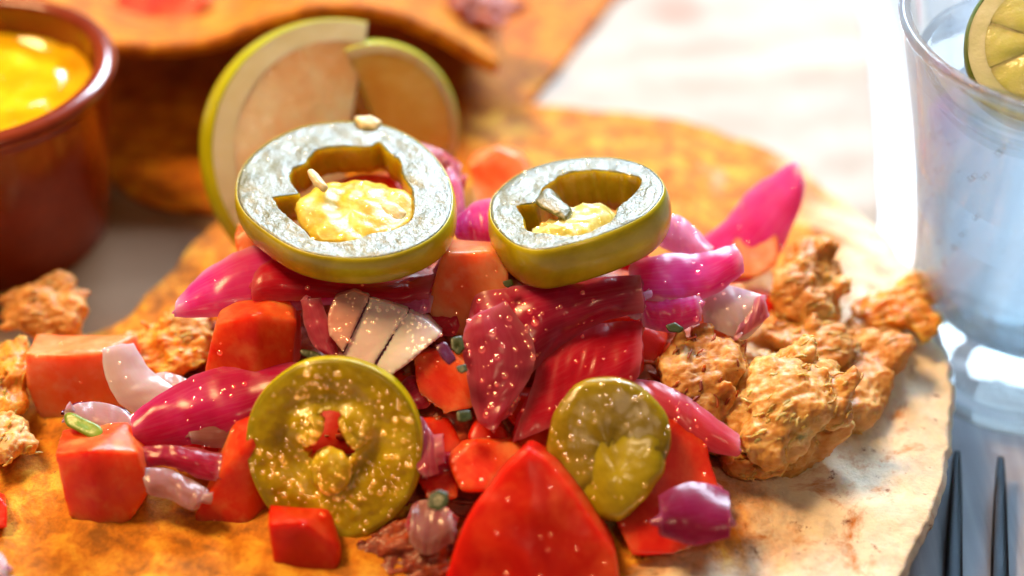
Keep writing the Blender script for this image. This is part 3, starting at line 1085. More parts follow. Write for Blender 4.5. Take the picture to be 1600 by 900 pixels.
def petal(label, A, B, z=None, lean=0.6, bulge=0.25, thick=0.22, mat='onion_pink', drops=0, nu=46, nv=18, crinkle=0.03, name='onion_slice',
          tint_ends=0.6, tint_edge=0.35, tint_base=0.0, cat='onion', group='pickled onion pieces', c=None, dr=(0.012, 0.035), parent=None, fold=0.0):
    """a curved onion layer between two edge lines A and B given in picture units: a solid sheet with crisp cut edges,
    bulging to the open side"""
    SEEDN[0] += 1
    sd = SEEDN[0] * 1.37
    c = c or cen(A + B)
    z = pile_z(c[1]) if z is None else z
    a, d0 = place(A, z, lean, c)
    b, _ = place(B, z, lean, c)
    a, b = catmull(a, nu), catmull(b, nu)
    thick = thick * 0.8
    top, tint, uv = [], [], []
    for i in range(nu):
        u = i / (nu - 1)
        for j in range(nv):
            w_ = j / (nv - 1)
            p = a[i].lerp(b[i], w_)
            ww = w_ + 0.10 * math.sin(u * 5 + sd)
            arch = 1 - (2 * ww - 1) ** 2
            p = p - FWD * (bulge * 0.55 * arch)
            p = p + Vector((fbm(p * 0.9, 2, sd), fbm(p * 0.9, 2, sd + 9), fbm(p * 0.9, 2, sd + 5))) * crinkle * 1.3
            p = p - FWD * crinkle * (fbm(Vector((w_ * 2, u * 6, sd)), 2))
            if fold:
                p = p - FWD * fold * abs(math.sin(u * 11 + 1.5 * w_ + sd)) * (1 - 0.6 * w_)
            # slightly ragged cut outline
            if i in (0, nu - 1) or j in (0, nv - 1):
                p = p + Vector((fbm(p * 4, 2, sd), 0, fbm(p * 4, 2, sd + 3))) * 0.02
            top.append(p)
            t = max(tint_ends * max(0, abs(2 * u - 1) - 0.75) * 4, tint_edge * max(0, abs(2 * w_ - 1) - 0.72) * 3.6)
            tint.append(min(1, tint_base + t))
            uv.append((u * 3, w_))
    grid = []
    for i in range(nu - 1):
        for j in range(nv - 1):
            q = i * nv + j
            grid.append([q, q + 1, q + nv + 1, q + nv])
    N = normals(top, grid)
    if sum(Vector(x).dot(FWD) for x in N) > 0:
        N = -N
        grid = [g[::-1] for g in grid]
    K = nu * nv
    back = [top[i] - Vector(N[i]) * thick * (0.75 + 0.5 * fbm(top[i] * 1.5, 2, sd)) for i in range(K)]
    verts = list(top) + back
    tn = list(tint) + [min(1, t + 0.15) for t in tint]
    uv = uv + uv
    faces = grid + [[K + i for i in reversed(g)] for g in grid]
    bd = [j for j in range(nv)] + [i * nv + nv - 1 for i in range(1, nu)] + [(nu - 1) * nv + j for j in range(nv - 2, -1, -1)] + [i * nv for i in range(nu - 2, 0, -1)]
    L = len(bd)
    mid0 = len(verts)
    ctr = sum(top, Vector()) / K
    for r_ in range(3):                      # own vertices, so that the cut edge stays crisp
        for i in bd:
            q = top[i].lerp(back[i], r_ / 2)
            if r_ == 1:
                q = q + (top[i] - ctr).normalized() * thick * 0.08
            verts.append(q)
            tn.append(min(1, tint_base + 0.35))
            uv.append(uv[i])
    rimf = []
    for r_ in range(2):
        for k in range(L):
            k2 = (k + 1) % L
            rimf.append([mid0 + r_ * L + k, mid0 + r_ * L + k2, mid0 + (r_ + 1) * L + k2, mid0 + (r_ + 1) * L + k])
    f0 = rimf[0]
    nn = (verts[f0[1]] - verts[f0[0]]).cross(verts[f0[3]] - verts[f0[0]])
    if nn.dot(verts[f0[0]] - ctr) < 0:
        rimf = [g[::-1] for g in rimf]
    faces += rimf
    if parent is not None:
        o = link(name, verts, faces, M[mat], parent, attr=tn, uv=uv)
    else:
        o = tag(link(name, verts, faces, M[mat], attr=tn, uv=uv), label, cat, group)
    if drops:
        droplets(o, verts, faces, M['droplet'], max(3, int(drops * 0.55)), dr[0], dr[1])
    return o


def slab(parent, name, front, z0depth, dep, mat, lean=0.3, rnd=2, drops=0, tint=0.0, shift=(6, -14), amp=0.02):
    """chopped piece as a part: hull of a front outline and the same outline dep cm behind"""
    SEEDN[0] += 1
    sd = SEEDN[0] * 1.37
    c = cen(front)
    a = [at_d(p[0], p[1], z0depth + lean * (c[1] - p[1]) / 100) for p in front]
    b = [at_d(p[0] * 0.94 + c[0] * 0.06 + shift[0], p[1] * 0.94 + c[1] * 0.06 + shift[1], z0depth + dep + lean * (c[1] - p[1]) / 100) for p in front]
    v, f = hull(a + b)
    v, f = remesh(v, f, 0.035, rnd)
    v = displace(v, f, lambda p: amp * fbm(p * 1.5, 2, sd) + 0.006 * fbm(p * 8, 2, sd))
    o = link(name, v, f, M[mat], parent, attr=[tint] * len(v), uv=[(q.x * 0.5, q.z * 0.4) for q in v])
    if drops:
        droplets(o, v, f, M['droplet'], drops, 0.012, 0.035)
    return o


def radial(poly, ctr, n):
    """distance from ctr to the closed polygon in n directions (star-shaped, 2D)"""
    out = []
    m = len(poly)
    for k in range(n):
        a = 2 * math.pi * k / n
        dx, dy = math.cos(a), math.sin(a)
        best = 0
        for i in range(m):
            x1, y1 = poly[i][0] - ctr[0], poly[i][1] - ctr[1]
            x2, y2 = poly[(i + 1) % m][0] - ctr[0], poly[(i + 1) % m][1] - ctr[1]
            ex, ey = x2 - x1, y2 - y1
            den = dx * ey - dy * ex
            if abs(den) < 1e-9:
                continue
            t = (x1 * ey - y1 * ex) / den
            s = (x1 * dy - y1 * dx) / den
            if t > 0 and -1e-6 <= s <= 1 + 1e-6:
                best = max(best, t)
        out.append(best)
    return np.array(out)


def smooth_closed(a, it):
    for _ in range(it):
        a = 0.25 * np.roll(a, 1) + 0.5 * a + 0.25 * np.roll(a, -1)
    return a


def blob(poly, z, thick, lean=0.4, k=0.75, noise=((1.2, 0.1), (4, 0.05)), n=96, m=48, seed=0.0, d0=None, smooth=2, ridge=0.0, axis=None):
    """closed lump whose outline is poly (picture units) and whose half thickness is thick cm"""
    c = cen(poly)
    d0 = depth_of(at_z(c[0], c[1], z)) if d0 is None else d0
    Rr = smooth_closed(radial(poly, c, n), smooth)
    verts, faces = [], []
    for i in range(m + 1):
        ps = -math.pi / 2 + math.pi * i / m
        rr = abs(math.cos(ps)) ** k
        dd = math.copysign(abs(math.sin(ps)) ** k, math.sin(ps)) * thick
        for j in range(n):
            a = 2 * math.pi * j / n
            px = c[0] + Rr[j] * rr * math.cos(a)
            py = c[1] + Rr[j] * rr * math.sin(a)
            verts.append(at_d(px, py, d0 + dd + lean * (c[1] - py) / 100))
    for i in range(m):
        for j in range(n):
            faces.append([i * n + j, i * n + (j + 1) % n, (i + 1) * n + (j + 1) % n, (i + 1) * n + j])
    faces.append([j for j in range(n)])
    faces.append([m * n + j for j in range(n)])
    verts, faces = outward(verts, faces)

    def fn(p):
        s = 0
        for sc, am in noise:
            s += am * fbm(p * sc, 3, seed + sc)
        if ridge:
            al = p.dot(axis)
            q = p - axis * al
            s += ridge * (0.45 - abs(fbm(q * 2.6 + axis * al * 0.7, 3, seed)) * 2.0)
            s += 0.5 * ridge * (0.4 - abs(fbm(q * 8 + axis * al * 1.5, 3, seed + 4)) * 2.0)
        return s
    return displace(verts, faces, fn), faces


def fibres(obj, verts, faces, mat, n, dirv, lmin=0.2, lmax=0.55, r=0.035, seed=1, name='meat_fibres', face_min=-0.2):
    rng = random.Random(seed)
    vs, fs = [], []
    pool = []
    for fc in faces:
        a, b, c_ = verts[fc[0]], verts[fc[1]], verts[fc[2]]
        nn = (b - a).cross(c_ - a)
        if nn.length > 1e-9 and nn.normalized().dot(-FWD + Vector((0, 0, 0.6))) > face_min:
            pool.append((a, nn.normalized(), nn.length))
    for (p, nn, _) in rng.choices(pool, weights=[q[2] for q in pool], k=n):
        t = (dirv + Vector((rng.gauss(0, .5), rng.gauss(0, .5), rng.gauss(0, .5))))
        t = (t - nn * t.dot(nn))
        if t.length < 1e-3:
            continue
        t.normalize()
        bt = nn.cross(t)
        L = rng.uniform(lmin, lmax)
        w_ = r * rng.uniform(0.6, 1.8)
        h = r * rng.uniform(0.6, 1.3)
        lift = rng.uniform(-0.12, 0.08) * L
        curl = rng.uniform(-0.3, 0.3) * L
        S, K = 7, 6
        b0 = len(vs)
        for i in range(S):
            u = i / (S - 1)
            q = p + t * (u - 0.5) * L + nn * (0.004 + lift * u * u) + bt * curl * (u - 0.5) ** 2 * 2
            q += Vector((rng.gauss(0, .006), rng.gauss(0, .006), rng.gauss(0, .006)))
            ww = max(0.12, math.sin(math.pi * (0.08 + 0.84 * u)) ** 0.6)
            for kk in range(K):
                a = 2 * math.pi * kk / K
                vs.append(q + bt * math.cos(a) * w_ * ww + nn * math.sin(a) * h * ww)
        for i in range(S - 1):
            for kk in range(K):
                fs.append([b0 + i * K + kk, b0 + i * K + (kk + 1) % K, b0 + (i + 1) * K + (kk + 1) % K, b0 + (i + 1) * K + kk])
        fs.append([b0 + kk for kk in reversed(range(K))])
        fs.append([b0 + (S - 1) * K + kk for kk in range(K)])
    return tag(link(name, vs, fs, mat, obj), kind='stuff')


def meat(label, poly, z=None, thick=0.6, mat='chicken', fib=150, dirv=(1, 0, 0.2), lean=0.5, ridge=0.028, seed=1.0, fmat=None, name='chicken_chunk', k=0.7, lumps=16):
    """pulled chicken: a core plus packed shreds, fused, with fibre relief and loose fibres"""
    z = pile_z(cen(poly)[1]) if z is None else z
    ax = Vector(dirv).normalized()
    rng = random.Random(int(seed * 100))
    c = cen(poly)
    small = [(c[0] + 0.86 * (p[0] - c[0]), c[1] + 0.86 * (p[1] - c[1])) for p in poly]
    d0 = depth_of(at_z(c[0], c[1], z))
    V, F = blob(small, z, thick * 0.85, lean, k, ((1.3, .12),), 90, 50, seed, smooth=1)
    V, F = list(V), list(F)
    s0 = math.sqrt(sum((poly[i][0] * poly[(i + 1) % len(poly)][1] - poly[(i + 1) % len(poly)][0] * poly[i][1]) for i in range(len(poly))).__abs__() / 2) / 100
    for q in range(lumps):
        a = rng.random() * 2 * math.pi
        rr = radial(poly, c, 64)[int(a / (2 * math.pi) * 64) % 64] * math.sqrt(rng.random()) * 0.86
        px, py = c[0] + rr * math.cos(a), c[1] + rr * math.sin(a)
        edge = min(1, rr / 60)
        p = at_d(px, py, d0 - thick * rng.uniform(0.2, 0.75) * (1.1 - 0.8 * edge) + lean * (c[1] - py) / 100)
        d1 = (ax + Vector((rng.gauss(0, .35), rng.gauss(0, .35), rng.gauss(0, .35)))).normalized()
        qt = d1.to_track_quat('X', 'Z')
        L, W = s0 * rng.uniform(0.16, 0.34), s0 * rng.uniform(0.08, 0.17)
        b0 = len(V)
        for w_ in ICO3[0]:
            V.append(p + qt @ Vector((w_.x * L, w_.y * W, w_.z * W * 0.8)))
        F += [[b0 + i for i in g] for g in ICO3[1]]
    V, F = remesh(V, F, 0.034, 3)

    def fn(p):
        al = p.dot(ax)
        q = p - ax * al
        s = 0.07 * fbm(p * 2.2, 2, seed) + 0.03 * fbm(p * 6, 3, seed) + 0.02 * fbm(p * 15, 2, seed)
        s += ridge * (0.45 - abs(fbm(q * 4.5 + ax * al * 0.9, 2, seed)) * 2.0)
        s += 0.4 * ridge * (0.4 - abs(fbm(q * 12 + ax * al * 2.0, 2, seed + 4)) * 2.0)
        return s
    V = displace(V, F, fn)
    o = tag(link(name, V, F, M[mat]), label, 'chicken', 'shredded chicken pieces')
    if fib:
        fibres(o, V, F, M[fmat or mat], int(fib * 0.28), ax * 3, 0.10, 0.24, 0.02, seed=int(seed * 10) + 1)
    return o


def project(p):
    r = p - CAM
    d_ = r.dot(FWD)
    return 800 + r.x / d_ * FPX, 450 - r.dot(UPV) / d_ * FPX


def pepper_ring(label, outer, inner, hc, p0, n, thick, hfn=None, crumple=0.02, face_mat='jal_top', drops=0, bulge=0.05, sm_in=1, dr=(0.012, 0.04), wall_mat=None):
    """slice of pepper: cut face through p0 with normal n, outlines in picture units"""
    n = n.normalized()
    o0 = on_plane(hc[0], hc[1], p0, n)
    ex = Vector((1, 0, 0))
    ex = (ex - n * ex.dot(n)).normalized()
    ey = n.cross(ex)
    to2 = lambda q: ((on_plane(q[0], q[1], p0, n) - o0).dot(ex), (on_plane(q[0], q[1], p0, n) - o0).dot(ey))
    NA = 260
    po = [to2((p.x, p.y)) for p in catmull([Vector((a, b, 0)) for a, b in outer], 120, True)]
    pi_ = [to2((p.x, p.y)) for p in catmull([Vector((a, b, 0)) for a, b in inner], 150, True)]
    Ro = smooth_closed(radial(po, (0, 0), NA), 6)
    Ri = smooth_closed(radial(pi_, (0, 0), NA), sm_in) * 1.03
    SEEDN[0] += 1
    sd = SEEDN[0] * 1.1
    base = o0 - n * thick
    t = thing('jalapeno_slice', label, 'jalapeno', base, 'sliced pickled jalapenos')
    NF = 44
    seq = [('i', 0, -thick), ('i', 0, -thick * 0.75), ('i', 0, -thick * 0.5), ('i', 0, -thick * 0.25), ('i', 0, -0.07), ('i', 0.015, -0.02)]
    seq += [('f', k / NF, 0) for k in range(1, NF)]
    seq += [('o', -0.012, -0.002), ('o', -0.012, -0.06), ('o', -0.015, -thick * 0.5), ('o', -0.03, -thick + 0.03), ('o', -0.08, -thick)]
    verts, faces = [], []
    for kind, a, z in seq:
        for j in range(NA):
            th = 2 * math.pi * j / NA
            ri, ro = Ri[j], Ro[j]
            if kind == 'i':
                r = ri + a
            elif kind == 'f':
                r = ri + 0.02 + (ro - 0.05 - ri - 0.02) * a
            else:
                r = ro + a
            x, y = r * math.cos(th), r * math.sin(th)
            p = o0 + ex * x + ey * y + n * z
            if kind == 'f':
                h = crumple * fbm(p * 5, 4, sd) + crumple * 1.4 * fbm(p * 1.6, 2, sd)
                if hfn:
                    h += hfn(*project(p))
                fade = min(1, (1 - a) * 8)
                p += n * h * fade
            elif kind == 'i':
                p += (ex * math.cos(th) + ey * math.sin(th)) * 0.03 * fbm(Vector((th * 9, z * 2, sd)), 3)
            verts.append(p)
    K = len(seq)
    for k in range(K):
        for j in range(NA):
            faces.append([k * NA + j, k * NA + (j + 1) % NA, ((k + 1) % K) * NA + (j + 1) % NA, ((k + 1) % K) * NA + j])
    fv, ff = outward(verts, faces)
    fl = link('flesh', fv, ff, M[face_mat], t)
    fl.data.materials.append(M['jal_flesh'])
    mi = [1 if k < 5 * NA else 0 for k in range(len(ff))]
    fl.data.polygons.foreach_set('material_index', mi)
    # skin band
    verts, faces = [], []
    sq = []
    NS = 12
    for k in range(NS + 1):
        s = k / NS
        sq.append((0.002 + bulge * math.sin(math.pi * s) ** 0.7, -0.004 - (thick - 0.034) * s))
    sq += [(-0.02, -thick + 0.03), (-0.018, -0.004)]
    for a, z in sq:
        for j in range(NA):
            th = 2 * math.pi * j / NA
            r = Ro[j] + a
            verts.append(o0 + ex * r * math.cos(th) + ey * r * math.sin(th) + n * z)
    K = len(sq)
    for k in range(K):
        for j in range(NA):
            faces.append([k * NA + j, k * NA + (j + 1) % NA, ((k + 1) % K) * NA + (j + 1) % NA, ((k + 1) % K) * NA + j])
    sv, sf = outward(verts, faces)
    link('skin', sv, sf, M['jal_skin'], t)
    if drops:
        droplets(fl, fv, ff, M['droplet'], drops, dr[0], dr[1], face_dir=n, minface=0.5)
    return t


def child_blob(parent, name, poly, d0, thick, mat, lean=0.4, k=0.8, noise=((2, 0.06), (7, 0.03)), seed=0.0, drops=0):
    v, f = blob(poly, 0, thick, lean, k, noise, 64, 36, seed, d0=d0)
    o = link(name, v, f, M[mat], parent)
    if drops:
        droplets(o, v, f, M['droplet'], drops, 0.015, 0.04)
    return o


# ------------------------------------------------------------------ the bed of sauced chicken under the toppings
verts, faces = [], []
NX, NY = 150, 110
for j in range(NY):
    for i in range(NX):
        x = -7 + 13 * i / (NX - 1)
        y = -4 + 8.5 * j / (NY - 1)
        dx, dy = x - 0.3, y - 0.9
        rx = 4.4 if dx > 0 else 5.2
        ry = 3.0 if dy > 0 else 3.5
        r = math.sqrt((dx / rx) ** 2 + (dy / ry) ** 2)
        p = Vector((x, y, 0))
        h = 1.95 * max(0, 1 - r) ** 0.95
        lump = 0.22 * fbm(p * 1.3, 4, 3) + 0.12 * fbm(p * 3.6, 3, 4)
        z = h + lump * min(1, max(0, 1.15 - r) * 2) - 0.25 * max(0, r - 0.85) * 6
        verts.append(Vector((x, y, max(z, -0.6))))
for j in range(NY - 1):
    for i in range(NX - 1):
        q = j * NX + i
        faces.append([q, q + 1, q + NX + 1, q + NX])
keep = [fc for fc in faces if max(verts[i].z for i in fc) > -0.3]
used = sorted({i for fc in keep for i in fc})
mp = {o_: k for k, o_ in enumerate(used)}
bv = [verts[i] for i in used]
bf = [[mp[i] for i in fc] for fc in keep]
bed = tag(link('chicken_bed', bv, bf, M['chicken_dark']), 'bed of dark red sauced shredded chicken under the toppings', 'chicken')
fibres(bed, bv, bf, M['chicken_dark'], 500, Vector((1, 0, 0)), 0.25, 0.7, 0.05, seed=4)

# ------------------------------------------------------------------ chicken at the right
meat('big pale chicken chunk at the right end of the pile', [(1145, 600), (1165, 560), (1200, 535), (1260, 545), (1310, 562), (1332, 600), (1318, 640), (1290, 670), (1250, 705), (1210, 740), (1160, 735), (1135, 700), (1140, 650)],
     0.75, 0.75, 'chicken_pale', 260, (0.7, 0.2, 0.5), 0.5, seed=2.0)
meat('upright chicken shred with crumbly tip behind the big chunk', [(1195, 470), (1205, 430), (1235, 400), (1245, 365), (1272, 362), (1295, 385), (1310, 420), (1325, 460), (1318, 505), (1270, 520), (1215, 510)],
     0.75, 0.6, 'chicken', 220, (0.6, 0.1, 0.6), 0.55, seed=3.0)
meat('low chicken strip wedged between the upright shred and the big chunk', [(1185, 520), (1230, 500), (1290, 505), (1345, 520), (1340, 565), (1290, 575), (1220, 560)],
     0.45, 0.45, 'chicken', 130, (1, 0.1, 0.1), 0.7, seed=4.0)
meat('orange chicken shred reaching to the right rim of the tostada', [(1320, 480), (1370, 455), (1410, 430), (1445, 422), (1462, 450), (1470, 500), (1478, 525), (1445, 545), (1425, 520), (1390, 510), (1345, 520)],
     0.28, 0.32, 'chicken_orange', 120, (1, 0.3, 0.2), 0.9, seed=5.0)
meat('small chicken crumb below the orange shred', [(1345, 525), (1400, 515), (1415, 545), (1385, 580), (1345, 590), (1325, 560)],
     0.15, 0.25, 'chicken', 60, (1, 0.2, 0.1), 0.9, seed=6.0)
meat('reddish shredded chicken between the onion and the big chunk', [(1010, 560), (1050, 530), (1110, 520), (1165, 530), (1180, 570), (1150, 620), (1130, 680), (1090, 690), (1060, 640), (1030, 610)],
     0.9, 0.6, 'chicken', 160, (0.4, 0.3, 0.8), 0.4, seed=7.0, fmat='chicken_dark')
meat('thin chicken flake under the big chunk', [(1120, 700), (1180, 720), (1240, 715), (1270, 725), (1230, 745), (1160, 745), (1125, 730)],
     0.15, 0.2, 'chicken', 60, (1, 0, 0), 0.9, seed=8.0)
meat('broad low bed of shredded chicken joining the pile to the right end', [(1010, 560), (1080, 500), (1180, 470), (1290, 470), (1380, 490), (1420, 530), (1390, 590), (1340, 650), (1270, 730), (1160, 745), (1090, 700), (1030, 640)],
     0.0, 0.3, 'chicken', 200, (0.8, 0.3, 0.3), 1.15, seed=16.0, lumps=40)
# left and back
meat('blurred brown chicken crumb at the left below the ramekin', [(-10, 500), (20, 450), (70, 430), (130, 440), (150, 490), (130, 530), (45, 535)], 0.3, 0.5, 'chicken', 80, (1, 0, 0.3), 0.7, seed=9.0)
meat('orange chicken shred along the left edge of the frame', [(-30, 560), (10, 525), (45, 530), (50, 600), (40, 650), (0, 660), (-40, 640)], 0.3, 0.4, 'chicken_orange', 90, (0.2, 1, 0.3), 0.7, seed=10.0)
meat('pale chicken crumb at the far left edge', [(-30, 660), (10, 645), (45, 655), (52, 690), (25, 725), (-20, 720)], 0.25, 0.3, 'chicken_pale', 50, (0.3, 1, 0.3), 0.7, seed=11.0)
meat('orange chicken flake behind the white onion piece', [(170, 520), (240, 500), (310, 495), (335, 525), (320, 580), (250, 600), (190, 570)], 0.35, 0.4, 'chicken_orange', 90, (1, 0.2, 0.2), 0.8, seed=12.0)
meat('yellowish chicken flake left of the red tomato under the pink onion', [(255, 490), (300, 470), (345, 480), (335, 525), (290, 535), (260, 520)], 0.6, 0.3, 'chicken_pale', 50, (1, 0.2, 0.2), 0.8, seed=13.0)
meat('dark brown chicken scrap doubling as shadow below the front pepper slice', [(545, 850), (600, 830), (700, 800), (735, 850), (700, 910), (560, 905)], -0.05, 0.25, 'chicken_dark', 60, (1, 0.2, 0.2), 0.6, seed=14.0)  # its dark colour also stands in for shadow under the pile
# toppings of the curled tostada at the back
meat('dark blurred meat on the curled tostada at the back', [(660, 10), (720, -20), (800, -15), (830, 15), (790, 50), (730, 40)], 1.0, 0.5, 'chicken_dark', 40, (1, 0.2, 0.2), 1.0, seed=15.0)

# ------------------------------------------------------------------ tomatoes
tomato('orange red tomato block under the left pepper ring', [(335, 505), (400, 492, -0.2), (462, 500), (455, 580), (400, 606, -0.2), (316, 596)], [(352, 455), (445, 448), (470, 478), (472, 560), (345, 480)], 1.45, 0.9, -0.25, 'tomato', rnd=4, drops=30)
tomato('salmon tomato block between the two pepper rings', [(692, 396), (766, 392), (796, 430), (792, 475), (728, 540), (662, 486)], [(705, 372), (790, 376), (796, 410), (690, 480)], 2.05, 0.7, -0.1, 'tomato_pale', rnd=3, drops=30)
tomato('orange red tomato chunk right above the round pepper slice', [(640, 548), (700, 542), (745, 580), (740, 640), (690, 650), (650, 620)], [(650, 540), (740, 550), (740, 630)], 1.35, 0.7, 0.3, 'tomato', drops=50)
tomato('square tomato dice with pale top at the far left', [(38, 552), (110, 556, -0.1), (158, 550), (185, 610), (190, 650), (62, 660), (44, 610)], [(55, 520), (215, 522), (226, 560), (205, 620)], 0.5, 0.8, -0.35, 'tomato_pale', rnd=3, drops=40)
tomato('rounded tomato dice at the lower left', [(82, 708), (140, 702, -0.15), (214, 706), (234, 765), (205, 815), (160, 856, -0.1), (108, 808)], [(96, 668), (200, 658), (238, 700), (228, 780)], 0.45, 0.8, -0.3, 'tomato', rnd=4, drops=30)
tomato('tall tomato dice left of the round pepper slice', [(345, 730), (392, 690, -0.1), (430, 710, 0.2), (424, 800, 0.2), (388, 852, -0.1), (322, 866), (302, 812)], [(365, 655), (420, 645), (432, 690), (340, 700), (430, 790)], 0.28, 0.7, -0.3, 'tomato', rnd=3, drops=20)
tomato('red tomato dice below the round pepper slice', [(415, 818), (470, 812, -0.1), (530, 855), (528, 890), (480, 910), (428, 898)], [(420, 785), (515, 795), (532, 850)], 0.25, 0.6, -0.3, 'tomato_red', rnd=4, drops=15)
tomato('big bright red tomato wedge at the bottom centre', [(824, 694), (852, 712), (905, 790), (962, 866), (974, 935), (830, 960, -0.15), (690, 935), (706, 855), (740, 785), (790, 726), (826, 790, -0.18)], [(830, 688), (885, 718), (955, 838), (968, 900), (720, 870), (760, 750)], 0.75, 0.8, 0.05, 'tomato_red', rnd=5, drops=50, amp=0.08)
tomato('pinkish tomato piece behind the big red wedge', [(700, 720), (740, 690), (800, 690), (830, 720), (790, 770), (720, 770)], [(700, 690), (800, 670), (830, 700), (760, 760)], 0.85, 0.7, 0.5, 'tomato', drops=40)
tomato('blurred orange tomato behind the pepper rings', [(730, 260), (775, 232), (812, 245), (830, 275), (800, 315), (738, 320)], [(740, 240), (810, 232), (830, 260), (800, 300)], 1.5, 0.8, 0.5, 'tomato_pale', amp=0.08)
tomato('red tomato seen through the left pepper ring', [(490, 300), (560, 275), (620, 280), (640, 320), (600, 360), (500, 360)], [(500, 290), (620, 270), (640, 310)], 2.2, 0.6, 0.8, 'tomato')
tomato('deep red tomato under the large maroon onion', [(840, 560), (900, 500), (1000, 490), (1010, 580), (960, 640), (880, 680), (820, 670)], [(860, 520), (990, 480), (1000, 560)], 1.05, 0.7, 0.4, 'tomato_red')
tomato('pink tomato under the left edge of the left pepper ring', [(366, 370), (400, 345), (430, 365), (440, 410), (400, 425), (370, 410)], [(370, 350), (430, 350), (440, 400)], 2.1, 0.6, 0.5, 'tomato_pale')
tomato('salmon tomato beneath the white tipped onion at the right', [(1085, 490), (1110, 450), (1160, 455), (1180, 500), (1150, 535), (1095, 530)], [(1090, 470), (1160, 440), (1180, 490)], 1.3, 0.6, 0.4, 'tomato_pale', drops=30)
tomato('coral tomato behind the pointed pink onion', [(1110, 400), (1160, 350), (1215, 360), (1215, 410), (1180, 440), (1120, 440)], [(1120, 380), (1200, 340), (1215, 390)], 1.0, 0.5, 0.6, 'tomato_pale')
tomato('sliver of red tomato at the left edge of the frame', [(-30, 775), (0, 772), (16, 790), (14, 828), (-20, 832)], [(-30, 765), (10, 770), (12, 820)], 0.2, 0.5, 0.4, 'tomato_red')
tomato('deep red tomato behind the pepper end piece', [(985, 680), (1040, 640), (1105, 690), (1130, 770), (1125, 840), (1060, 870), (985, 870), (950, 800)], [(1000, 660), (1090, 660), (1120, 780), (1000, 840)], 0.5, 0.7, 0.4, 'tomato_red', rnd=8, drops=40, amp=0.08)
tomato('crimson tomato under the round pepper slice hole', [(440, 640), (560, 620), (640, 660), (640, 780), (540, 800), (440, 760)], [(450, 640), (620, 640), (620, 760)], 0.55, 0.5, 0.5, 'tomato_red')
tomato('dark red tomato between the round slice and the big wedge', [(640, 660), (700, 650), (725, 700), (715, 780), (670, 790), (640, 740)], [(650, 640), (720, 650), (710, 760)], 0.7, 0.6, 0.5, 'tomato_red')
tomato('blurred dark red tomato on the curled tostada', [(170, 20), (220, -40), (300, -40), (335, 0), (290, 38), (200, 42)], [(180, -20), (300, -50), (330, -20)], 1.3, 0.8, 0.8, 'tomato_red')
petal('pale pink onion scrap at the lower left corner of the frame', [(-30, 880), (0, 862), (14, 890)], [(-30, 920), (0, 925), (12, 915)], 0.15, 0.6, 0.1, 0.2, 'onion_white')

# ------------------------------------------------------------------ onions
petal('bright pink onion tip sticking out left under the pepper ring', [(277, 462), (320, 420), (380, 390), (450, 374), (520, 395)], [(272, 497), (330, 496), (390, 492), (470, 482), (540, 472)], 1.85, 0.6, 0.3, 0.2, 'onion_pink', tint_ends=0.7, tint_edge=0.5, drops=15)
petal('red onion layer under the front of the left pepper ring', [(400, 425), (440, 400), (520, 420), (600, 440), (680, 430)], [(395, 470), (440, 470), (510, 465), (600, 475), (670, 470)], 2.0, 0.6, 0.25, 0.2, 'onion_red', drops=15)
petal('long crimson pink onion strip left of the round pepper slice', [(208, 648), (260, 610), (320, 582), (390, 568), (462, 566)], [(216, 700), (275, 698), (335, 684), (400, 655), (458, 622)], 1.0, 0.4, 0.35, 0.24, 'onion_strip', drops=70, tint_ends=0.2, tint_edge=0.12)
petal('small dusky purple onion curl above the round pepper slice', [(470, 470), (472, 505), (490, 540), (520, 562)], [(502, 462), (512, 490), (524, 525), (528, 560)], 1.75, 0.3, 0.2, 0.18, 'onion_maroon', tint_base=0.2, drops=30)
oc = thing('onion_chunk', 'white layered raw onion chunk with purple lines above the round slice', 'onion', tuple(at_z(600, 585, 1.2)), 'pickled onion pieces')
dO = depth_of(at_z(600, 520, 1.85))
slab(oc, 'layer', [(512, 492), (522, 466), (552, 455), (578, 464), (556, 510), (536, 554), (512, 522)], dO, 0.7, 'onion_tan_solid', 0.4, drops=90)
slab(oc, 'layer', [(577, 466), (606, 474), (639, 485), (614, 514), (580, 580), (545, 570), (534, 552), (554, 512)], dO - 0.02, 0.7, 'onion_white_solid', 0.4, drops=90, tint=0.15)
slab(oc, 'layer', [(637, 486), (668, 500), (692, 523), (658, 550), (612, 588), (578, 579), (611, 516)], dO - 0.03, 0.7, 'onion_white_solid', 0.4, drops=60, tint=0.6)
slab(oc, 'skin', [(574, 464), (580, 467), (537, 554), (532, 551)], dO - 0.015, 0.6, 'onion_skin', 0.4)
slab(oc, 'skin', [(635, 484), (641, 487), (583, 580), (577, 577)], dO - 0.03, 0.6, 'onion_skin', 0.4)
petal('large translucent maroon onion petal in the middle of the pile', [(730, 500), (745, 460), (800, 446), (870, 440), (940, 432), (1000, 430)], [(770, 664), (800, 640), (830, 585), (880, 535), (940, 505), (1005, 492)], 1.75, 0.35, 0.4, 0.16, 'onion_maroon', nu=70, nv=30, drops=260, crinkle=0.05, fold=0.10, tint_edge=0.3, dr=(0.018, 0.05))
petal('broad maroon onion lobe hanging down left of the large petal', [(728, 500), (724, 540), (735, 600), (748, 650), (765, 668)], [(790, 470), (830, 530), (835, 580), (805, 630), (778, 666)], 1.6, 0.2, 0.22, 0.16, 'onion_maroon', drops=120, crinkle=0.05, tint_base=0.15, dr=(0.018, 0.05))
petal('deep red onion layer tucked beneath the maroon petal', [(840, 560), (900, 520), (960, 500), (1005, 500)], [(800, 690), (860, 670), (930, 630), (1000, 590)], 1.35, 0.5, 0.25, 0.2, 'onion_red', drops=60, crinkle=0.05)
petal('pale lilac onion end beside the maroon petal', [(960, 440), (985, 430), (998, 445)], [(975, 490), (1000, 497), (1012, 478)], 1.95, 0.3, 0.15, 0.2, 'onion_pink', tint_base=0.4)
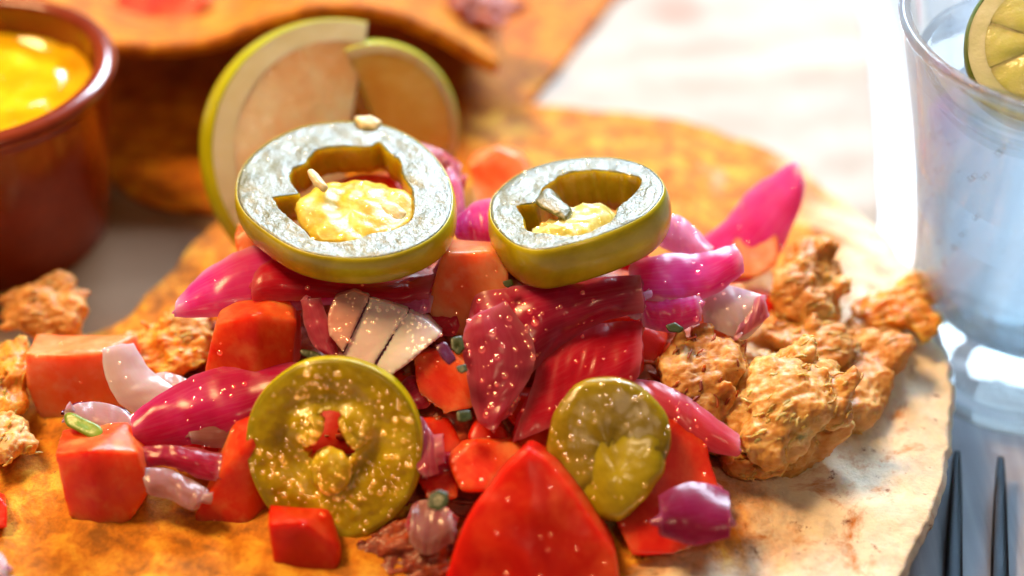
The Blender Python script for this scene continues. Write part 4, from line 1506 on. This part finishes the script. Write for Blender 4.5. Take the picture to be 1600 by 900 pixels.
petal('bright pink onion petal right of the small pepper ring', [(985, 412), (1040, 396), (1100, 394), (1150, 379)], [(985, 468), (1050, 473), (1110, 462), (1165, 424)], 2.0, 0.6, 0.22, 0.2, 'onion_pink', drops=40, tint_ends=0.6, tint_edge=0.45)
petal('magenta onion layer below the bright pink petal', [(990, 448), (1040, 450), (1090, 448)], [(1005, 510), (1050, 520), (1100, 500)], 1.75, 0.4, 0.22, 0.22, 'onion_pink', drops=30)
petal('pale pink onion fold behind the bright pink petal', [(1030, 350), (1052, 336), (1075, 345), (1118, 385)], [(1032, 385), (1055, 395), (1080, 400), (1100, 402)], 2.0, 0.5, 0.2, 0.2, 'onion_pink', tint_base=0.5, drops=15)
petal('pointed pink onion petal standing up at the right', [(1085, 378), (1130, 345), (1168, 300), (1212, 270), (1242, 254)], [(1105, 440), (1170, 440), (1215, 400), (1242, 345), (1258, 290)], 1.2, 0.4, 0.25, 0.18, 'onion_pink', tint_ends=0.7, tint_edge=0.2, drops=30)
wedge = petal('white onion wedge with purple tip above the reddish chicken', [(1095, 475), (1115, 442), (1150, 450), (1190, 462)], [(1100, 505), (1125, 520), (1165, 530), (1198, 494)], 1.5, 0.4, 0.2, 0.25, 'onion_white', tint_base=0.3, drops=20)
petal(None, [(1158, 490), (1178, 465), (1192, 460)], [(1145, 530), (1175, 515), (1199, 494)], 1.5, 0.3, 0.1, 0.12, 'onion_maroon', tint_base=0.5, parent=wedge, name='skin')
petal('white onion piece with purple edge at the left', [(158, 545), (165, 590), (185, 630), (215, 652)], [(208, 536), (230, 575), (262, 598), (292, 612)], 0.85, 0.3, 0.22, 0.25, 'onion_white', tint_base=0.5, drops=20, crinkle=0.02)
petal('small white onion nub behind the long pink strip', [(225, 590), (260, 580), (295, 592)], [(235, 610), (262, 612), (292, 608)], 0.75, 0.5, 0.12, 0.2, 'onion_white', tint_base=0.4)
dusky = petal('dusky translucent onion end with dark skin at the far left', [(100, 640), (130, 630), (180, 636), (222, 660)], [(112, 668), (150, 690), (190, 705), (225, 705)], 0.75, 0.4, 0.2, 0.2, 'onion_tan', tint_base=0.35, drops=40)
petal(None, [(98, 640), (125, 627), (175, 631), (218, 652)], [(102, 648), (130, 637), (178, 642), (220, 664)], 0.8, 0.4, 0.08, 0.1, 'onion_skin', nv=8, parent=dusky, name='skin')
petal('translucent brown onion layer under the long pink strip', [(290, 660), (340, 645), (400, 630), (420, 640)], [(300, 695), (350, 702), (395, 690), (415, 675)], 0.85, 0.4, 0.2, 0.2, 'onion_tan', drops=10)
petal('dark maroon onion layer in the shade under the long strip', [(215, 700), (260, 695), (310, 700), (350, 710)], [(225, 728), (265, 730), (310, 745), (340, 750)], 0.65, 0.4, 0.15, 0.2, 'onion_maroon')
petal('dull pink onion strip between the two lower left tomatoes', [(222, 730), (260, 732), (300, 750), (325, 765)], [(232, 775), (265, 780), (295, 795), (312, 795)], 0.5, 0.4, 0.15, 0.22, 'onion_tan', tint_base=0.2)
petal('magenta onion peeking out between the two pepper rings', [(706, 345), (735, 318), (768, 312)], [(712, 372), (740, 380), (768, 382)], 2.2, 0.5, 0.2, 0.25, 'onion_pink')
petal('purple onion sliver behind the left pepper ring', [(655, 222), (690, 235), (722, 258)], [(690, 262), (706, 290), (712, 330)], 2.0, 0.5, 0.15, 0.2, 'onion_maroon', tint_base=0.35)
petal('pale pink onion below the right end of the left pepper ring', [(705, 260), (725, 290), (728, 330)], [(690, 300), (705, 330), (712, 350)], 2.0, 0.5, 0.15, 0.2, 'onion_pink', tint_base=0.3)
petal('pink onion bit right of the white layered chunk', [(600, 448), (640, 435), (680, 432)], [(610, 480), (645, 492), (675, 490)], 1.9, 0.5, 0.2, 0.2, 'onion_pink', drops=40, tint_base=0.15)
petal('shiny violet onion bit at the right rim of the round slice', [(640, 655), (660, 650), (680, 680)], [(645, 720), (665, 745), (688, 740)], 1.0, 0.4, 0.2, 0.2, 'onion_maroon', tint_base=0.3, drops=40)
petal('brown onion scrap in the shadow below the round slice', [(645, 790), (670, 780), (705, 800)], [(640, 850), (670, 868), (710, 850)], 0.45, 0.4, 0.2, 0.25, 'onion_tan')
petal('glossy rosy onion strip curving behind the pepper end piece', [(985, 590), (1030, 595), (1080, 625), (1155, 680)], [(1000, 640), (1050, 670), (1100, 705), (1150, 712)], 0.95, 0.4, 0.25, 0.22, 'onion_red', tint_base=0.25, drops=60)
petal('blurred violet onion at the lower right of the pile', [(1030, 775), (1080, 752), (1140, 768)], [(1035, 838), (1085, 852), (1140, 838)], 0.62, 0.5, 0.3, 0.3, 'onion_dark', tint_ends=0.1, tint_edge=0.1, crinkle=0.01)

# ------------------------------------------------------------------ small bits tucked into the gaps
def bed_z(x, y):
    dx, dy = x - 0.3, y - 0.9
    r = math.sqrt((dx / (4.4 if dx > 0 else 5.2)) ** 2 + (dy / (3.0 if dy > 0 else 3.5)) ** 2)
    return max(0.0, 1.95 * max(0, 1 - r) ** 0.95)


rg = random.Random(21)
GAPS = [(480, 600, 'behind the top of the round slice'), (430, 500, 'right of the tomato block under the left ring'), (600, 600, 'below the white layered onion chunk'),
        (650, 612, 'at the upper right rim of the round slice'), (690, 500, 'left of the salmon tomato block'), (620, 645, 'behind the right shoulder of the round slice'),
        (760, 682, 'below the hanging maroon lobe'), (830, 690, 'at the tip of the big red wedge'), (690, 722, 'right of the violet onion bit'), (672, 815, 'in the dark hollow left of the big wedge'),
        (350, 640, 'under the middle of the long pink strip'), (290, 650, 'under the left half of the long pink strip'), (330, 705, 'above the tall tomato dice'), (900, 665, 'above the pepper end piece'),
        (960, 560, 'under the right end of the maroon petal'), (1010, 540, 'between the maroon petal and the reddish chicken'), (1060, 565, 'on top of the reddish chicken'),
        (1040, 455, 'under the bright pink petal'), (985, 405, 'behind the right end of the small ring'), (720, 420, 'behind the salmon tomato block'), (560, 440, 'under the front rim of the left ring'),
        (470, 440, 'under the left rim of the left ring'), (400, 605, 'behind the right end of the long strip'), (1060, 725, 'behind the lower right of the end piece'), (1100, 775, 'at the right foot of the pile'),
        (880, 725, 'left of the pepper end piece'), (820, 640, 'below the deep red onion layer'), (750, 612, 'left of the hanging maroon lobe'), (590, 480, 'behind the white layered onion chunk'),
        (1120, 560, 'below the white onion wedge'), (1180, 480, 'left of the upright chicken shred'), (1150, 400, 'below the pointed pink petal')]
for gi, (px, py, where) in enumerate(GAPS):
    z = pile_z(py)
    p = at_z(px, py, z)
    z = min(z, bed_z(p.x, p.y) + 0.35)
    w = rg.uniform(30, 48)
    pts = [(px + w * math.cos(t) * rg.uniform(0.75, 1.1), py + w * 0.8 * math.sin(t) * rg.uniform(0.75, 1.1)) for t in [k * 1.05 + rg.uniform(-0.2, 0.2) for k in range(6)]]
    if gi % 5 < 3:
        tomato('small red tomato bit ' + where, pts, [(x + 4, y - 16) for x, y in pts], z, 0.5, 0.5, ('tomato_red', 'tomato', 'tomato_red')[gi % 3], drops=12, amp=0.04)
    else:
        petal('small magenta onion bit ' + where, [pts[3], pts[4], pts[5]], [pts[2], pts[1], pts[0]], z, 0.5, 0.2, 0.2, ('onion_red', 'onion_maroon')[gi % 2], drops=10, nu=24, nv=10)

# ------------------------------------------------------------------ pepper slices
cr = lambda ox, oy, s, pts: [(ox + x / s, oy + y / s) for x, y in pts]
oA = [(369, 300), (378, 262), (410, 228), (465, 200), (530, 190), (590, 193), (640, 212), (680, 245), (703, 285), (706, 325), (690, 358), (650, 385), (590, 402), (520, 402), (460, 388), (410, 358), (380, 330)]
iA = cr(360, 150, 3, [(300, 345), (345, 325), (410, 262), (520, 243), (650, 243), (690, 222), (740, 275), (785, 310), (800, 380), (840, 450), (840, 560), (780, 605), (660, 635), (560, 665), (410, 665), (350, 610), (250, 530), (215, 465), (290, 480), (330, 450), (290, 400)])
ringA = pepper_ring('largest pickled pepper ring, wet and shiny, on top at the left', oA, iA, (545, 300), at_z(540, 300, 2.95), Vector((-0.05, -0.02, 1)), 0.5, None, 0.014, 'jal_top', drops=60, bulge=0.05)
dA = depth_of(at_z(560, 335, 2.75))
child_blob(ringA, 'placenta', cr(360, 150, 3, [(300, 500), (390, 440), (470, 415), (590, 400), (700, 425), (840, 455), (880, 560), (790, 640), (560, 700), (400, 695), (330, 610)]), dA - 0.06, 0.24, 'jal_inner', 1.1, 0.7, ((2, 0.06), (6, 0.02)), 2.0, drops=50)
for q in ([(358, 350), (385, 340), (465, 430), (440, 455), (395, 425)], [(690, 490), (770, 500), (830, 540), (800, 610), (720, 600)], [(580, 190 - 90), (650, 90), (715, 120), (690, 165), (610, 160)]):
    child_blob(ringA, 'seed', cr(360, 150, 3, q), dA - 0.25 if q[0][1] > 200 else depth_of(at_z(575, 195, 3.0)), 0.1, 'seed', 0.5, 0.9, ((4, 0.02),), 3.0)
rs_ = random.Random(8)
for k in range(9):
    qx, qy = 360 + rs_.uniform(420, 800) / 3, 150 + rs_.uniform(450, 640) / 3
    aa = rs_.uniform(0, 3.14)
    poly = [(qx + 9 * math.cos(t) * math.cos(aa) - 6 * math.sin(t) * math.sin(aa), qy + 0.7 * (9 * math.cos(t) * math.sin(aa) + 6 * math.sin(t) * math.cos(aa))) for t in [j * 0.7 for j in range(9)]]
    child_blob(ringA, 'seed', poly, dA - 0.28 + 1.1 * (335 - qy) / 100, 0.05, 'seed', 0.9, 0.8, ((4, 0.01),), 3.0 + k)
oB = cr(700, 200, 2.25, [(147, 275), (165, 230), (240, 165), (350, 120), (480, 102), (600, 105), (700, 135), (755, 190), (752, 240), (700, 300), (600, 352), (480, 395), (340, 428), (260, 420), (200, 385), (155, 330)])
iB = cr(700, 200, 2.25, [(250, 268), (310, 262), (345, 205), (420, 162), (530, 152), (650, 172), (668, 198), (630, 245), (590, 275), (565, 325), (450, 372), (340, 365), (280, 350), (272, 312)])
nB = Vector((-0.16, 0.05, 1))
ringB = pepper_ring('thick upright-cut pickled pepper ring on top at the right', oB, iB, (895, 318), at_z(900, 318, 3.0), nB, 0.72, None, 0.014, 'jal_top', drops=60, bulge=0.07)
dB = depth_of(at_z(900, 325, 2.9))
child_blob(ringB, 'placenta', cr(700, 200, 2.25, [(405, 310), (430, 282), (500, 264), (570, 270), (605, 320), (550, 385), (430, 405), (320, 400), (275, 370), (330, 345), (380, 335)]), dB - 0.02, 0.27, 'jal_white', 0.9, 0.8, ((2, 0.06), (6, 0.05)), 4.0, drops=40)
child_blob(ringB, 'membrane', cr(700, 200, 2.25, [(305, 258), (350, 205), (400, 245), (440, 290), (420, 330), (375, 310), (330, 285)]), dB + 0.05, 0.16, 'jal_top', 0.9, 0.7, ((3, 0.03),), 5.0)
child_blob(ringB, 'membrane', cr(700, 200, 2.25, [(210, 385), (270, 358), (340, 370), (300, 420), (240, 410)]), dB - 0.2, 0.1, 'jal_inner', 0.9, 0.7, ((3, 0.03),), 6.0)

# round slice facing the lens
oC = [(520, 562), (560, 568), (605, 590), (638, 628), (655, 675), (655, 730), (640, 775), (605, 815), (560, 840), (515, 846), (465, 835), (425, 800), (398, 755), (386, 705), (390, 655), (410, 615), (445, 583), (480, 566)]
iC_old = [(503, 652), (508, 645), (520, 644), (525, 655), (527, 672), (540, 682), (551, 700), (546, 712), (536, 710), (530, 700), (517, 698), (503, 701), (496, 711), (480, 708), (479, 700), (492, 686), (504, 670)]


iC = [(503, 646), (527, 646), (538, 668), (556, 692), (551, 710), (536, 720), (496, 720), (480, 710), (474, 692), (493, 668)]


def hC(px, py):
    h = 0.0
    for (x, y, rx, ry, a) in ((478, 668, 24, 24, 0.10), (556, 668, 26, 26, 0.10), (515, 735, 28, 32, 0.13)):
        h += a * math.exp(-(((px - x) / rx) ** 2 + ((py - y) / ry) ** 2) ** 1.6)
    r = math.hypot(px - 516, py - 690)
    ring = math.exp(-((r - 62) / 22) ** 2)
    for (x, y) in ((478, 668), (556, 668), (515, 735)):
        ring *= 1 - math.exp(-(((px - x) ** 2 + (py - y) ** 2) / 34 ** 2) ** 2)
    return 0.5 * h - 0.13 * ring


ringC = pepper_ring('round olive pepper slice with star shaped hole facing the lens', oC, iC, (516, 686), at_z(520, 705, 1.05), Vector((-0.04, -0.83, 0.56)), 0.42, hC, 0.02, 'jal_flesh', drops=520, bulge=0.03, sm_in=2, dr=(0.014, 0.042))

dC = depth_of(at_z(520, 705, 1.05))
for q, sd in (([(468, 645), (490, 638), (508, 653), (504, 672), (494, 692), (480, 700), (465, 688), (460, 665)], 1.0), ([(526, 655), (545, 640), (572, 644), (585, 665), (577, 692), (558, 704), (544, 696), (531, 673)], 2.0),
              ([(497, 705), (515, 698), (536, 706), (549, 726), (547, 755), (530, 772), (503, 772), (488, 752), (485, 726)], 3.0)):
    child_blob(ringC, 'placenta', q, dC + 0.10, 0.17, 'jal_lobe', 0.0, 0.7, ((3, 0.03), (8, 0.01)), sd, drops=60)

# end piece of a pepper
oD = [(905, 594), (950, 587), (1005, 602), (1042, 645), (1049, 685), (1036, 735), (1003, 785), (968, 820), (935, 812), (890, 785), (862, 745), (853, 695), (866, 640)]
endp = thing('jalapeno_slice', 'oval pepper end piece leaning at the lower right of the pile', 'jalapeno', tuple(at_z(950, 800, 0.1)), 'sliced pickled jalapenos')
dD = depth_of(at_z(950, 700, 1.0))
child_blob(endp, 'flesh', oD, dD, 0.28, 'jal_dark', 0.1, 0.4, ((2, 0.025), (6, 0.012)), 7.0, drops=130)
child_blob(endp, 'core', [(898, 725), (925, 682), (985, 652), (1044, 672), (1040, 735), (1004, 785), (968, 818), (930, 806), (902, 772)], dD - 0.055, 0.285, 'jal_core', 0.1, 0.5, ((2, 0.02), (6, 0.008)), 8.0, drops=14)

# ------------------------------------------------------------------ green flecks
for lab, pts, z, mt in (
        ('dark cilantro fleck under the small pepper ring', [(785, 440), (800, 436), (803, 445), (794, 450), (788, 447)], 2.35, 'cilantro'),
        ('dark rectangular fleck right of the white onion chunk', [(680, 542), (695, 532), (714, 562), (702, 572), (690, 560)], 1.95, 'onion_skin'),
        ('olive cilantro leaf bit beside the dark rectangular fleck', [(704, 528), (722, 524), (726, 545), (716, 556), (705, 545)], 1.95, 'cilantro'),
        ('tiny cilantro bit left of the maroon lobe', [(712, 572), (728, 568), (732, 580), (722, 584), (714, 580)], 1.85, 'cilantro'),
        ('small square cilantro bit below the maroon lobe', [(713, 642), (735, 641), (738, 655), (725, 660), (714, 658)], 1.45, 'cilantro'),
        ('round cilantro leaf in shade right of the round slice', [(670, 772), (685, 764), (702, 770), (700, 790), (685, 800), (668, 794)], 1.0, 'cilantro'),
        ('thin cilantro leaf above the round slice', [(468, 545), (490, 548), (505, 556), (500, 562), (485, 562), (470, 554)], 1.8, 'cilantro'),
        ('dark cilantro bit above the reddish chicken', [(1038, 508), (1055, 504), (1070, 514), (1062, 520), (1045, 518)], 1.75, 'cilantro'),
        ('short green stem piece at the far left', [(100, 645), (112, 644), (162, 668), (158, 690), (140, 684), (102, 664)], 0.95, 'green_stem')):
    v, f = blob(pts, z, 0.1 if mt == 'green_stem' else 0.05, 0.5, 0.35, ((4, 0.008),), 40, 14, 1.0, smooth=1)
    tag(link('cilantro_bit' if mt != 'green_stem' else 'green_stem', v, f, M[mt]), lab, 'herb', 'green herb flecks')
for o in list(bpy.data.objects):
    if 'base_cm' in o:
        del o['base_cm']
